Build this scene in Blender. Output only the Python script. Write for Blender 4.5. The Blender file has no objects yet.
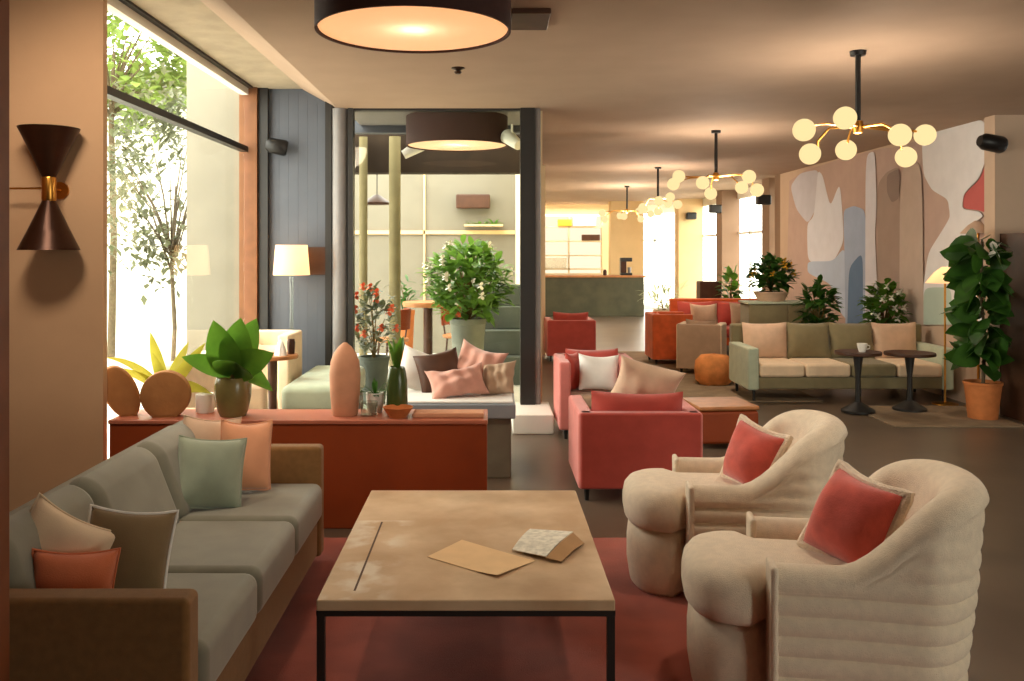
import bpy, bmesh, math, random
from mathutils import Vector, Matrix, Euler
random.seed(11)
PI = math.pi
sc = bpy.context.scene
COL = sc.collection
F, VX, VY, CH = 900.0, 490.0, 252.0, 1.6
def X(px, Y): return (px - VX) * Y / F
def Z(py, Y): return CH - (py - VY) * Y / F
def at(px, py, Y): return Vector((X(px, Y), Y, Z(py, Y)))

# ------------------------------------------------------------------ materials
def lin(c):
    return tuple(((v / 255) / 12.92 if v / 255 <= .04045 else ((v / 255 + .055) / 1.055) ** 2.4) for v in c)
def mat(name, rgb, rough=.7, metal=0, var=.08, scale=12, bump=0, bscale=None, sheen=0, spec=.3, rgb2=None, coat=0, sub=0):
    m = bpy.data.materials.new(name); m.use_nodes = True
    nt = m.node_tree; b = nt.nodes['Principled BSDF']
    b.inputs['Roughness'].default_value = rough
    b.inputs['Metallic'].default_value = metal
    b.inputs['Specular IOR Level'].default_value = spec
    if sheen:
        b.inputs['Sheen Weight'].default_value = sheen
    c = lin(rgb)
    tc = nt.nodes.new('ShaderNodeTexCoord')
    n = nt.nodes.new('ShaderNodeTexNoise'); n.inputs['Scale'].default_value = scale; n.inputs['Detail'].default_value = 5
    nt.links.new(tc.outputs['Object'], n.inputs['Vector'])
    r = nt.nodes.new('ShaderNodeValToRGB')
    if rgb2: lo, hi = lin(rgb2), c
    else: lo, hi = tuple(v * (1 - var) for v in c), tuple(min(1, v * (1 + var)) for v in c)
    r.color_ramp.elements[0].position = .35; r.color_ramp.elements[1].position = .65
    r.color_ramp.elements[0].color = (*lo, 1); r.color_ramp.elements[1].color = (*hi, 1)
    nt.links.new(n.outputs['Fac'], r.inputs['Fac']); nt.links.new(r.outputs['Color'], b.inputs['Base Color'])
    if bump:
        n2 = nt.nodes.new('ShaderNodeTexNoise'); n2.inputs['Scale'].default_value = bscale or 120; n2.inputs['Detail'].default_value = 3
        nt.links.new(tc.outputs['Object'], n2.inputs['Vector'])
        bp = nt.nodes.new('ShaderNodeBump'); bp.inputs['Strength'].default_value = bump; bp.inputs['Distance'].default_value = .01
        nt.links.new(n2.outputs['Fac'], bp.inputs['Height']); nt.links.new(bp.outputs['Normal'], b.inputs['Normal'])
    return m
def emit(name, rgb, s):
    m = bpy.data.materials.new(name); m.use_nodes = True; nt = m.node_tree
    nt.nodes.remove(nt.nodes['Principled BSDF'])
    e = nt.nodes.new('ShaderNodeEmission'); e.inputs['Color'].default_value = (*lin(rgb), 1); e.inputs['Strength'].default_value = s
    nt.links.new(e.outputs[0], nt.nodes['Material Output'].inputs[0]); return m
def glass(name, tint=(255, 255, 255), refl=1.0, haze=0.0):
    m = bpy.data.materials.new(name); m.use_nodes = True; nt = m.node_tree
    nt.nodes.remove(nt.nodes['Principled BSDF'])
    t = nt.nodes.new('ShaderNodeBsdfTransparent'); t.inputs['Color'].default_value = (*lin(tint), 1)
    g = nt.nodes.new('ShaderNodeBsdfGlossy'); g.inputs['Roughness'].default_value = .02
    f = nt.nodes.new('ShaderNodeFresnel')
    ge = nt.nodes.new('ShaderNodeNewGeometry'); mr = nt.nodes.new('ShaderNodeMapRange')   # both faces of the pane reflect alike
    mr.inputs[3].default_value = 1.45; mr.inputs[4].default_value = 1 / 1.45
    nt.links.new(ge.outputs['Backfacing'], mr.inputs[0]); nt.links.new(mr.outputs[0], f.inputs['IOR'])
    mu = nt.nodes.new('ShaderNodeMath'); mu.operation = 'MULTIPLY'; mu.inputs[1].default_value = refl
    mx = nt.nodes.new('ShaderNodeMixShader')
    nt.links.new(f.outputs[0], mu.inputs[0]); nt.links.new(mu.outputs[0], mx.inputs[0])
    nt.links.new(t.outputs[0], mx.inputs[1]); nt.links.new(g.outputs[0], mx.inputs[2])
    nt.links.new(mx.outputs[0], nt.nodes['Material Output'].inputs[0]); return m
def translucent(name, rgb, mixd=.35, glow=0, glowrgb=None):
    m = bpy.data.materials.new(name); m.use_nodes = True; nt = m.node_tree
    nt.nodes.remove(nt.nodes['Principled BSDF'])
    t = nt.nodes.new('ShaderNodeBsdfTranslucent'); t.inputs['Color'].default_value = (*lin(rgb), 1)
    d = nt.nodes.new('ShaderNodeBsdfDiffuse'); d.inputs['Color'].default_value = (*lin(rgb), 1)
    mx = nt.nodes.new('ShaderNodeMixShader'); mx.inputs[0].default_value = mixd
    nt.links.new(t.outputs[0], mx.inputs[1]); nt.links.new(d.outputs[0], mx.inputs[2])
    out = mx.outputs[0]
    if glow:
        e = nt.nodes.new('ShaderNodeEmission'); e.inputs['Color'].default_value = (*lin(glowrgb or rgb), 1); e.inputs['Strength'].default_value = glow
        a = nt.nodes.new('ShaderNodeAddShader'); nt.links.new(out, a.inputs[0]); nt.links.new(e.outputs[0], a.inputs[1]); out = a.outputs[0]
    nt.links.new(out, nt.nodes['Material Output'].inputs[0]); return m
def leafmat(name, rgb, rgb2, trans=.25):
    m = mat(name, rgb, rough=.45, rgb2=rgb2, scale=6, spec=.4)
    nt = m.node_tree; b = nt.nodes['Principled BSDF']
    t = nt.nodes.new('ShaderNodeBsdfTranslucent'); t.inputs['Color'].default_value = (*lin([min(255, int(v * 1.25)) for v in rgb]), 1)
    mx = nt.nodes.new('ShaderNodeMixShader'); mx.inputs[0].default_value = trans
    nt.links.new(b.outputs[0], mx.inputs[1]); nt.links.new(t.outputs[0], mx.inputs[2])
    nt.links.new(mx.outputs[0], nt.nodes['Material Output'].inputs[0]); return m

MT = dict(
    floor=mat('floor dark', (98, 84, 70), .34, var=.16, scale=1.4, spec=.45, bump=.02),
    rug=mat('rug red', (158, 78, 62), .95, var=.14, scale=5, bump=.35, bscale=240, sheen=.3, spec=.1),
    greyrug=mat('rug grey', (140, 122, 100), .95, var=.1, scale=6, bump=.3, bscale=200, spec=.1),
    plaster=mat('plaster ceiling', (168, 144, 124), .85, var=.03, scale=3, spec=.15),
    concrete=mat('concrete ceiling', (176, 162, 140), .9, var=.09, scale=5, bump=.25, bscale=18, spec=.15),
    pier=mat('pier plaster', (194, 158, 124), .9, var=.03, scale=3, bump=.05, bscale=60, spec=.15),
    beige=mat('beige wall', (196, 172, 150), .9, var=.03, scale=3, spec=.15),
    backwall=mat('rear wall', (120, 82, 60), .9, var=.04, scale=3, spec=.15),
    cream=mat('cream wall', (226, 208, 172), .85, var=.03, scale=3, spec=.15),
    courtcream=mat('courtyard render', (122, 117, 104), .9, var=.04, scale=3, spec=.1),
    olivepost=mat('olive post', (120, 110, 78), .7, var=.1, scale=5, spec=.2),
    verydark=mat('tarred timber', (44, 32, 20), .7, var=.15, scale=6, spec=.2),
    white=mat('white paint', (232, 228, 218), .8, var=.03, scale=3, spec=.2),
    slate=mat('slate wall', (86, 90, 98), .6, var=.04, scale=4, spec=.3),
    greypost=mat('grey post', (120, 116, 114), .45, var=.05, spec=.4),
    black=mat('black metal', (22, 20, 19), .4, var=.05, spec=.4),
    darkframe=mat('dark frame', (34, 32, 30), .45, var=.05, spec=.4),
    woodjamb=mat('jamb wood', (120, 66, 34), .6, var=.12, scale=8, spec=.3),
    woodtrim=mat('trim wood', (112, 72, 42), .6, var=.12, scale=8, spec=.3),
    column=mat('brown column', (138, 112, 92), .85, var=.03, scale=3, spec=.15),
    tancol=mat('tan column', (214, 184, 138), .85, var=.03, scale=3, spec=.15),
    olive=mat('olive fabric', (134, 98, 58), .9, var=.07, scale=30, bump=.2, bscale=400, sheen=.2, spec=.12),
    velvet=mat('sage velvet', (126, 124, 108), .85, var=.1, scale=7, bump=.12, bscale=300, sheen=.5, spec=.15),
    sagecushion=mat('sage cushion', (150, 160, 140), .85, var=.08, scale=8, bump=.15, bscale=300, sheen=.3, spec=.15),
    darkcushion=mat('umber cushion', (124, 104, 74), .88, var=.08, scale=8, bump=.15, bscale=300, sheen=.2, spec=.12),
    creamcushion=mat('cream cushion', (228, 204, 172), .88, var=.05, scale=10, bump=.15, bscale=300, sheen=.2, spec=.12),
    coral=mat('coral cushion', (206, 116, 78), .88, var=.09, scale=10, bump=.2, bscale=250, sheen=.3, spec=.12),
    peach=mat('peach cushion', (224, 160, 122), .85, var=.05, scale=10, bump=.15, bscale=300, sheen=.3, spec=.15),
    whitefabric=mat('white fabric', (228, 226, 220), .85, var=.04, scale=10, bump=.15, bscale=300, sheen=.2, spec=.15),
    redcushion=mat('red cushion', (208, 92, 80), .85, var=.12, scale=14, bump=.25, bscale=200, sheen=.4, spec=.12),
    boucle=mat('boucle cream', (232, 216, 192), .92, var=.05, scale=30, bump=.55, bscale=260, sheen=.25, spec=.1),
    fringe=mat('fringe cream', (246, 228, 204), .95, var=.08, scale=50, bump=.8, bscale=160, sheen=.3, spec=.1),
    redwool=mat('red upholstery', (178, 76, 66), .88, var=.07, scale=10, bump=.2, bscale=300, sheen=.3, spec=.12),
    pinkwool=mat('pink upholstery', (206, 120, 112), .88, var=.06, scale=10, bump=.2, bscale=300, sheen=.3, spec=.12),
    tanwool=mat('tan upholstery', (168, 142, 118), .88, var=.06, scale=10, bump=.2, bscale=300, sheen=.2, spec=.12),
    orangewool=mat('orange upholstery', (206, 96, 52), .88, var=.14, scale=8, bump=.2, bscale=300, sheen=.3, spec=.12),
    poufwool=mat('tan orange wool', (214, 142, 84), .9, var=.16, scale=9, bump=.25, bscale=200, spec=.1),
    pinkthrow=mat('dusty pink', (200, 150, 134), .88, var=.07, scale=12, bump=.2, bscale=200, sheen=.3, spec=.12),
    sagesofa=mat('sage upholstery', (130, 120, 90), .88, var=.06, scale=10, bump=.15, bscale=300, sheen=.2, spec=.12),
    sagepale=mat('pale sage upholstery', (176, 186, 162), .88, var=.06, scale=10, bump=.15, bscale=300, sheen=.2, spec=.12),
    blush=mat('blush fabric', (206, 176, 150), .88, var=.06, scale=10, bump=.15, bscale=300, sheen=.2, spec=.12),
    terracotta=mat('terracotta lacquer', (140, 60, 22), .6, var=.09, scale=3, bump=.05, bscale=60, spec=.3),
    terratop=mat('terracotta top', (176, 104, 80), .4, var=.06, scale=5, spec=.4),
    clay=mat('brown clay', (158, 108, 64), .8, var=.07, scale=14, bump=.15, bscale=60, spec=.2),
    bulletclay=mat('pink clay', (202, 148, 116), .75, var=.05, scale=14, bump=.1, bscale=60, spec=.25),
    pot=mat('terracotta pot', (190, 116, 66), .8, var=.08, scale=14, bump=.1, bscale=60, spec=.2),
    brass=mat('aged brass', (196, 140, 64), .3, metal=1, var=.06, spec=.5),
    bronze=mat('bronze', (58, 34, 22), .35, metal=.6, var=.1, spec=.4),
    shade=mat('drum shade', (66, 44, 40), .75, var=.08, scale=20, spec=.2),
    whiteinner=mat('shade lining', (240, 225, 200), .8, var=.02, spec=.1),
    stonegreen=mat('green stone', (70, 68, 48), .6, var=.2, scale=3, spec=.35),
    stonegrey=mat('grey stone', (120, 124, 112), .7, var=.14, scale=4, bump=.1, bscale=40, spec=.3),
    darkstone=mat('dark stone', (84, 90, 82), .7, var=.14, scale=4, bump=.1, bscale=40, spec=.3),
    plinth=mat('bench stone', (112, 108, 92), .75, var=.12, scale=4, bump=.1, bscale=40, spec=.25),
    slab=mat('bench slab', (132, 140, 146), .5, var=.06, scale=4, spec=.4),
    paper=mat('kraft paper', (232, 198, 152), .8, var=.03, spec=.15),
    page=mat('printed page', (226, 222, 206), .7, var=.16, scale=40, spec=.2),
    tanpage=mat('tan page', (178, 140, 98), .75, var=.06, spec=.15),
    bark=mat('bark', (92, 80, 62), .9, var=.2, scale=20, spec=.1),
    branch=mat('stem', (104, 84, 44), .8, var=.15, scale=20, spec=.15),
    soil=mat('soil', (58, 42, 30), .95, var=.2, scale=40, spec=.1),
    oakwood=mat('oak', (170, 112, 66), .5, var=.14, scale=9, spec=.35),
    darkwood=mat('walnut', (74, 46, 30), .5, var=.15, scale=9, spec=.35),
    greyblock=mat('grey facade', (96, 98, 90), .9, var=.08, scale=2, spec=.1),
    paving=mat('outdoor paving', (200, 196, 184), .9, var=.08, scale=2, spec=.1),
    leaf_dark=leafmat('fig leaf', (60, 102, 34), (26, 60, 16), .2),
    leaf_mid=leafmat('glossy leaf', (88, 128, 40), (40, 78, 18), .3),
    leaf_fresh=leafmat('fresh leaf', (104, 140, 56), (62, 98, 28), .35),
    leaf_bright=leafmat('bright leaf', (118, 138, 62), (74, 98, 34), .3),
    leaf_yellow=leafmat('yellow leaf', (168, 160, 62), (104, 110, 30), .4),
    leaf_sage=leafmat('sage leaf', (96, 100, 72), (58, 62, 44), .2),
    leaf_pale=leafmat('pale leaf', (176, 184, 140), (120, 134, 88), .3),
    petal=mat('white petal', (240, 236, 226), .7, var=.03, spec=.2),
    redpetal=mat('coral petal', (220, 110, 78), .7, var=.12, spec=.2),
    yellowbox=mat('yellow', (206, 160, 50), .6, var=.05),
    globe=emit('globe glow', (255, 222, 160), .52),
    barglow=emit('backlit panel', (255, 240, 208), .52),
    diffuser=translucent('lamp diffuser', (250, 244, 236), .3, .15, (255, 186, 124)),
    shadelit=translucent('lit linen', (250, 232, 205), .3, .17, (255, 200, 146)),
    pane=glass('window pane', (250, 252, 248), .35),
    tumbler=glass('clear tumbler', (236, 240, 236), 1.6),
    greenglass=mat('olive glaze', (116, 104, 62), .25, var=.15, scale=5, spec=.5),
    bottle=mat('green glaze', (66, 84, 40), .25, var=.2, scale=5, spec=.5),
)

# tabletop: travertine-like tan wood with a long groove and pale worn patches
def table_mat():
    m = mat('worn tabletop', (216, 190, 156), .6, rgb2=(190, 158, 122), scale=3.2, bump=.06, bscale=70, spec=.3)
    nt = m.node_tree; b = nt.nodes['Principled BSDF']; ramp = [n for n in nt.nodes if n.type == 'VALTORGB'][0]
    tc = [n for n in nt.nodes if n.type == 'TEX_COORD'][0]
    sx = nt.nodes.new('ShaderNodeSeparateXYZ'); nt.links.new(tc.outputs['Object'], sx.inputs[0])
    def math_(op, a, bb):
        n = nt.nodes.new('ShaderNodeMath'); n.operation = op
        for i, v in enumerate((a, bb)):
            if isinstance(v, (int, float)): n.inputs[i].default_value = v
            else: nt.links.new(v, n.inputs[i])
        return n.outputs[0]
    # groove: local x = -0.39, y between -0.60 and 0.2
    dx = math_('ABSOLUTE', math_('ADD', sx.outputs[0], .39), 0)
    g = math_('MULTIPLY', math_('LESS_THAN', dx, .004), math_('LESS_THAN', math_('ABSOLUTE', math_('ADD', sx.outputs[1], .22), 0), .40))
    nz = nt.nodes.new('ShaderNodeTexNoise'); nz.inputs['Scale'].default_value = 7; nz.inputs['Detail'].default_value = 6
    nt.links.new(tc.outputs['Object'], nz.inputs['Vector'])
    nc_ = nt.nodes.new('ShaderNodeClamp'); nt.links.new(math_('MULTIPLY', math_('SUBTRACT', .15, dx), 12), nc_.inputs[0]); near = nc_.outputs[0]
    band = math_('MULTIPLY', near, math_('LESS_THAN', math_('ABSOLUTE', math_('ADD', sx.outputs[1], .25), 0), .45))
    pc_ = nt.nodes.new('ShaderNodeClamp'); nt.links.new(math_('MULTIPLY', math_('SUBTRACT', nz.outputs['Fac'], .47), 7), pc_.inputs[0])
    patch = math_('MULTIPLY', band, pc_.outputs[0])
    nz2 = nt.nodes.new('ShaderNodeTexNoise'); nz2.inputs['Scale'].default_value = 2.1; nz2.inputs['Detail'].default_value = 8
    nt.links.new(tc.outputs['Object'], nz2.inputs['Vector'])
    stain = math_('MULTIPLY', math_('SUBTRACT', nz2.outputs['Fac'], .5), 3.2)
    cl = nt.nodes.new('ShaderNodeClamp'); nt.links.new(stain, cl.inputs[0])
    def mixc(fac, a, col):
        n = nt.nodes.new('ShaderNodeMix'); n.data_type = 'RGBA'
        nt.links.new(fac, n.inputs[0]); nt.links.new(a, n.inputs[6]); n.inputs[7].default_value = (*lin(col), 1)
        return n.outputs[2]
    c = mixc(math_('MULTIPLY', cl.outputs[0], .75), ramp.outputs[0], (150, 122, 90))
    c = mixc(math_('MULTIPLY', patch, .7), c, (232, 224, 206))
    c = mixc(g, c, (84, 58, 38))
    nt.links.new(c, b.inputs['Base Color']); return m
MT['tabletop'] = table_mat()

def light(name, kind, loc, energy, rgb, size=.1, rot=None, sy=None, portal=False):
    l = bpy.data.lights.new(name, kind); l.energy = energy; l.color = lin(rgb)
    if kind == 'AREA':
        l.size = size
        if sy: l.shape = 'RECTANGLE'; l.size_y = sy
        if portal: l.cycles.is_portal = True
    else: l.shadow_soft_size = size
    o = bpy.data.objects.new(name, l); COL.objects.link(o); o.location = loc
    if rot: o.rotation_euler = rot
    return o

# ------------------------------------------------------------------ mesh builder
class B:
    def __init__(s): s.bm = bmesh.new(); s.wn = False
    def add(s, bm2, mtx=None):
        if mtx is not None: bm2.transform(mtx)
        me = bpy.data.meshes.new('tmp'); bm2.to_mesh(me); s.bm.from_mesh(me); bpy.data.meshes.remove(me); bm2.free(); return s
    def box(s, x0, x1, y0, y1, z0, z1, bev=0, seg=3, mtx=None):
        b = bmesh.new(); bmesh.ops.create_cube(b, size=1)
        for v in b.verts:
            v.co = Vector((x0 + (v.co.x + .5) * (x1 - x0), y0 + (v.co.y + .5) * (y1 - y0), z0 + (v.co.z + .5) * (z1 - z0)))
        if bev: s.wn = True; bmesh.ops.bevel(b, geom=b.edges[:], offset=bev, segments=seg, affect='EDGES', profile=.5)
        return s.add(b, mtx)
    def lathe(s, prof, c=(0, 0, 0), seg=32, mtx=None, sx=1, sy=1):
        b = bmesh.new(); rings = []
        for r, z in prof:
            if r < 1e-5: rings.append([b.verts.new((c[0], c[1], c[2] + z))])
            else: rings.append([b.verts.new((c[0] + sx * r * math.cos(2 * PI * k / seg), c[1] + sy * r * math.sin(2 * PI * k / seg), c[2] + z)) for k in range(seg)])
        for a, d in zip(rings, rings[1:]):
            for k in range(seg):
                k2 = (k + 1) % seg
                if len(a) == 1 and len(d) == 1: continue
                if len(a) == 1: b.faces.new((a[0], d[k2], d[k]))
                elif len(d) == 1: b.faces.new((a[k], a[k2], d[0]))
                else: b.faces.new((a[k], a[k2], d[k2], d[k]))
        bmesh.ops.recalc_face_normals(b, faces=b.faces[:])
        return s.add(b, mtx)
    def tube(s, pts, r, seg=10, cap=True):
        pts = [Vector(p) for p in pts]; n = len(pts)
        rs = r if isinstance(r, (list, tuple)) else [r] * n
        b = bmesh.new(); rings = []; up = None
        for i, p in enumerate(pts):
            t = (pts[min(i + 1, n - 1)] - pts[max(i - 1, 0)]).normalized()
            if up is None: up = Vector((0, 0, 1)) if abs(t.z) < .9 else Vector((1, 0, 0))
            a = t.cross(up).normalized(); c = a.cross(t).normalized(); up = c
            rings.append([b.verts.new(p + (a * math.cos(2 * PI * k / seg) + c * math.sin(2 * PI * k / seg)) * rs[i]) for k in range(seg)])
        for a, d in zip(rings, rings[1:]):
            for k in range(seg): b.faces.new((a[k], a[(k + 1) % seg], d[(k + 1) % seg], d[k]))
        if cap: b.faces.new(rings[0][::-1]); b.faces.new(rings[-1])
        bmesh.ops.recalc_face_normals(b, faces=b.faces[:])
        return s.add(b)
    def sphere(s, c, r, seg=20, sz=1):
        b = bmesh.new(); bmesh.ops.create_uvsphere(b, u_segments=seg, v_segments=seg // 2 + 2, radius=r)
        for v in b.verts: v.co = Vector((v.co.x, v.co.y, v.co.z * sz)) + Vector(c)
        return s.add(b)
    def loft(s, outline, levels, mtx=None):
        """outline(inset)->list of (x,y); levels: list of (z, inset)"""
        b = bmesh.new(); rings = [[b.verts.new((x, y, z)) for x, y in outline(i)] for z, i in levels]
        n = len(rings[0])
        for a, d in zip(rings, rings[1:]):
            for k in range(n): b.faces.new((a[k], a[(k + 1) % n], d[(k + 1) % n], d[k]))
        for ring, rev in ((rings[0], True), (rings[-1], False)):
            b.faces.new(ring[::-1] if rev else ring)
        bmesh.ops.recalc_face_normals(b, faces=b.faces[:])
        return s.add(b, mtx)
    def poly(s, pts, d):
        """prism from a planar outline pushed along the vector d"""
        b = bmesh.new(); d = Vector(d)
        a = [b.verts.new(Vector(p)) for p in pts]; c = [b.verts.new(Vector(p) + d) for p in pts]
        b.faces.new(a); b.faces.new(c[::-1]); n = len(a)
        for k in range(n): b.faces.new((a[k], a[(k + 1) % n], c[(k + 1) % n], c[k]))
        bmesh.ops.recalc_face_normals(b, faces=b.faces[:])
        return s.add(b)
    def obj(s, name, m, parent=None, loc=(0, 0, 0), rot=(0, 0, 0), angle=40):
        me = bpy.data.meshes.new(name); s.bm.to_mesh(me); s.bm.free()
        for p in me.polygons: p.use_smooth = True
        me.set_sharp_from_angle(angle=math.radians(angle))
        me.materials.append(MT[m] if isinstance(m, str) else m)
        o = bpy.data.objects.new(name, me); COL.objects.link(o)
        o.location = loc; o.rotation_euler = rot
        if s.wn: o.modifiers.new('weighted_normal', 'WEIGHTED_NORMAL').keep_sharp = True
        if parent is not None: o.parent = parent
        return o

def tag(o, label, cat, group=None, kind=None):
    if label: o['label'] = label
    if cat: o['category'] = cat
    if group: o['group'] = group
    if kind: o['kind'] = kind
    return o
def thing(name, label, cat, loc=(0, 0, 0), rz=0, group=None):
    o = bpy.data.objects.new(name, None); COL.objects.link(o); o.empty_display_size = .1
    o.location = loc; o.rotation_euler = (0, 0, rz)
    return tag(o, label, cat, group)
def struct(o): o['kind'] = 'structure'; return o
def copy_tree(o, parent=None):
    c = o.copy(); COL.objects.link(c)
    if parent is not None: c.parent = parent
    for ch in list(o.children): copy_tree(ch, c)
    return c
def clone(o, label, loc, rz=0, group=None):
    c = copy_tree(o); c.location = loc; c.rotation_euler = (0, 0, rz); c['label'] = label
    if group: c['group'] = group
    return c
def sbox(name, m, x0, x1, y0, y1, z0, z1, parent=None, bev=0):
    o = B().box(x0, x1, y0, y1, z0, z1, bev).obj(name, m, parent)
    if parent is None: struct(o)
    return o

# pillow: local x = width, z = height, y = thickness
def pillow_bm(w, h, t, n=18, sag=.0, pinch=.06, seed=0, crumple=0):
    b = bmesh.new(); rnd = random.Random(seed); ph = [rnd.uniform(0, 6.3) for _ in range(4)]
    g = {}
    for side in (1, -1):
        for i in range(n + 1):
            for j in range(n + 1):
                u, v = -1 + 2 * i / n, -1 + 2 * j / n
                edge = i in (0, n) or j in (0, n)
                if edge and side == -1: g[(side, i, j)] = g[(1, i, j)]; continue
                prof = (max(0, 1 - abs(u) ** 2.6) * max(0, 1 - abs(v) ** 2.6)) ** .55
                x = u * w / 2 * (1 - pinch * (1 - v * v)); z = v * h / 2 * (1 - pinch * (1 - u * u))
                y = side * t / 2 * prof * (1 + .10 * math.sin(3 * u + ph[0]) * math.sin(2.6 * v + ph[1]))
                if crumple and not edge: y += side * crumple * (math.sin(5 * u + 4 * v + ph[0]) * math.sin(3 * v - 6 * u + ph[3]) + .6 * math.sin(9 * u * v + ph[1])) * prof
                y += sag * (u * u) + .018 * math.sin(2.1 * u + ph[2]) * v
                z -= .04 * h * max(0, (1 - u * u)) * max(0, v) ** 2
                g[(side, i, j)] = b.verts.new((x, y, z))
    for side in (1, -1):
        for i in range(n):
            for j in range(n):
                q = [g[(side, i, j)], g[(side, i + 1, j)], g[(side, i + 1, j + 1)], g[(side, i, j + 1)]]
                b.faces.new(q if side == -1 else q[::-1])
    bmesh.ops.recalc_face_normals(b, faces=b.faces[:])
    rim = [g[(1, i, 0)].co.copy() for i in range(n)] + [g[(1, n, j)].co.copy() for j in range(n)] + \
          [g[(1, i, n)].co.copy() for i in range(n, 0, -1)] + [g[(1, 0, j)].co.copy() for j in range(n, 0, -1)]
    return b, rim
def pillow(name, label, cat, m, w, h, t, loc, rot, group=None, trim=None, trimr=.006, seed=0, trimname='piping', trimlabel=None, crumple=0):
    b, rim = pillow_bm(w, h, t, n=28 if crumple else 18, pinch=.12 if crumple else .06, seed=seed, crumple=crumple); q = B(); q.add(b)
    o = q.obj(name, m, None, loc, rot, 80); tag(o, label, cat, group)
    if trim:
        p = B(); p.tube(rim + [rim[0], rim[1]], trimr, 8, False)
        tr = p.obj(trimname, trim, o)
        if trimlabel: tr['label'] = trimlabel
    return o

# leaves
def leaf(b, base, d, L, w, droop=.3, fold=.15, n=5, shape=1.0, up=Vector((0, 0, 1))):
    d = Vector(d).normalized(); side = d.cross(up)
    if side.length < 1e-3: side = Vector((1, 0, 0))
    side.normalize(); nor = side.cross(d).normalized()
    p = Vector(base); rows = []
    for i in range(n + 1):
        t = i / n
        ww = w * .5 * (math.sin(PI * min(1, t ** shape * .96 + .04))) ** .8
        c = p.copy()
        rows.append((b.verts.new(c + side * ww + nor * fold * ww), b.verts.new(c), b.verts.new(c - side * ww + nor * fold * ww)))
        dd = (d - Vector((0, 0, 1)) * droop * t * 1.6).normalized()
        p = p + dd * (L / n)
    for a, c in zip(rows, rows[1:]):
        b.faces.new((a[0], a[1], c[1], c[0])); b.faces.new((a[1], a[2], c[2], c[1]))
def rdir(rnd, zlo=-.3, zhi=.8):
    a = rnd.uniform(0, 2 * PI); z = rnd.uniform(zlo, zhi); r = math.sqrt(max(0, 1 - z * z))
    return Vector((r * math.cos(a), r * math.sin(a), z))
def pot_parts(root, m, r, h, taper=.75, mname='pot'):
    p = B().lathe([(0, 0), (r * taper, 0), (r * (taper + 1) / 2, h * .5), (r, h * .92), (r * 1.05, h * .93), (r * 1.05, h), (r * .9, h), (r * .88, h * .9), (0, h * .9)], seg=28).obj(mname, m, root)
    s = B().lathe([(0, h * .9 + .012), (r * .5, h * .9 + .012), (r * .87, h * .9 + .002)], seg=20).obj('soil', 'soil', p)
    return p
def bushy(name, label, loc, m, r, h, n, L, w, potm=None, pr=.15, ph=.25, seed=0, flowers=0, flowerm='petal', group=None, trunk=0, zlo=-.35, shape=1.0):
    rnd = random.Random(seed); root = thing(name, label, 'plant', loc, 0, group)
    if potm: pot_parts(root, potm, pr, ph)
    z0 = (ph * .9 if potm else 0)
    st = B(); fo = bmesh.new()
    zc = z0 + trunk + h / 2
    tips = []
    for k in range(max(6, n // 14)):
        d = rdir(rnd, -.9, 1); q = Vector((d.x * r * .6, d.y * r * .6, zc + d.z * h * .38))
        st.tube([(0, 0, z0), (d.x * r * .12, d.y * r * .12, z0 + (q.z - z0) * .5), q], [.010, .007, .004], 6); tips.append(q)
    for k in range(n):
        d = rdir(rnd, -1, 1); s = rnd.uniform(.35, 1) ** .5
        p = Vector((d.x * r * s * .8, d.y * r * s * .8, zc + d.z * h * .45 * s))
        dd = (Vector((d.x, d.y, rnd.uniform(zlo, .9))) + rdir(rnd, -.4, .4) * .6).normalized()
        leaf(fo, p, dd, L * rnd.uniform(.7, 1.2), w * rnd.uniform(.7, 1.2), rnd.uniform(.1, .5), .2, 4, shape)
    q = B(); q.bm.free(); q.bm = fo; q.obj('foliage', m, root)
    st.obj('stem', 'branch', root)
    if flowers:
        for k in range(flowers):
            d = rdir(rnd, -.3, 1); d.y = -abs(d.y); fl = bmesh.new()
            p = Vector((d.x * r * .95, d.y * r * .95, zc + d.z * h * .48))
            for j in range(5):
                a = 2 * PI * j / 5; leaf(fl, p, Vector((math.cos(a), -.5, math.sin(a))), .055, .05, .05, .1, 3)
            q = B(); q.bm.free(); q.bm = fl; q.obj('blossom', flowerm, root)
    return root

# ================================================================== SETTING
CE, CL = 2.95, 3.15     # ceiling heights: smooth part, concrete part by the window
XW = -2.30              # window plane
PY = 8.5                # partition plane
BW0, BW1 = 4.0, 7.4      # glazed opening added in the rear wall for fill light
XR = 5.03               # mural wall plane
sbox('floor', 'floor', -2.9, 8.2, -1.7, 9.1, -.12, 0)
sbox('floor_lounge', 'floor', -2.3, 5.6, 9.1, 25.9, -.12, 0)
sbox('ground_terrace', 'paving', 5.6, 30, 9.1, 45, -.14, -.02)
c = B(); c.box(-1.43, 8.2, -1.7, PY, CE, 3.4); c.box(.40, 8.2, PY, 9.1, CE, 3.4); c.box(.40, 5.6, 9.1, 25.85, CE, 3.4)
c.poly([(-1.43, -1.7, CE), (-1.43, -1.7, 3.4), (-1.78, -1.7, 3.4), (-1.78, -1.7, CL - .005)], (0, PY + 1.92, 0))
struct(c.obj('ceiling', 'plaster'))
struct(B().box(-2.9, -1.78, -1.7, 5.25, CL, 3.4).box(-2.37, -1.78, 5.25, 8.72, CL, 3.4).obj('ceiling_concrete', 'concrete'))
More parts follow.
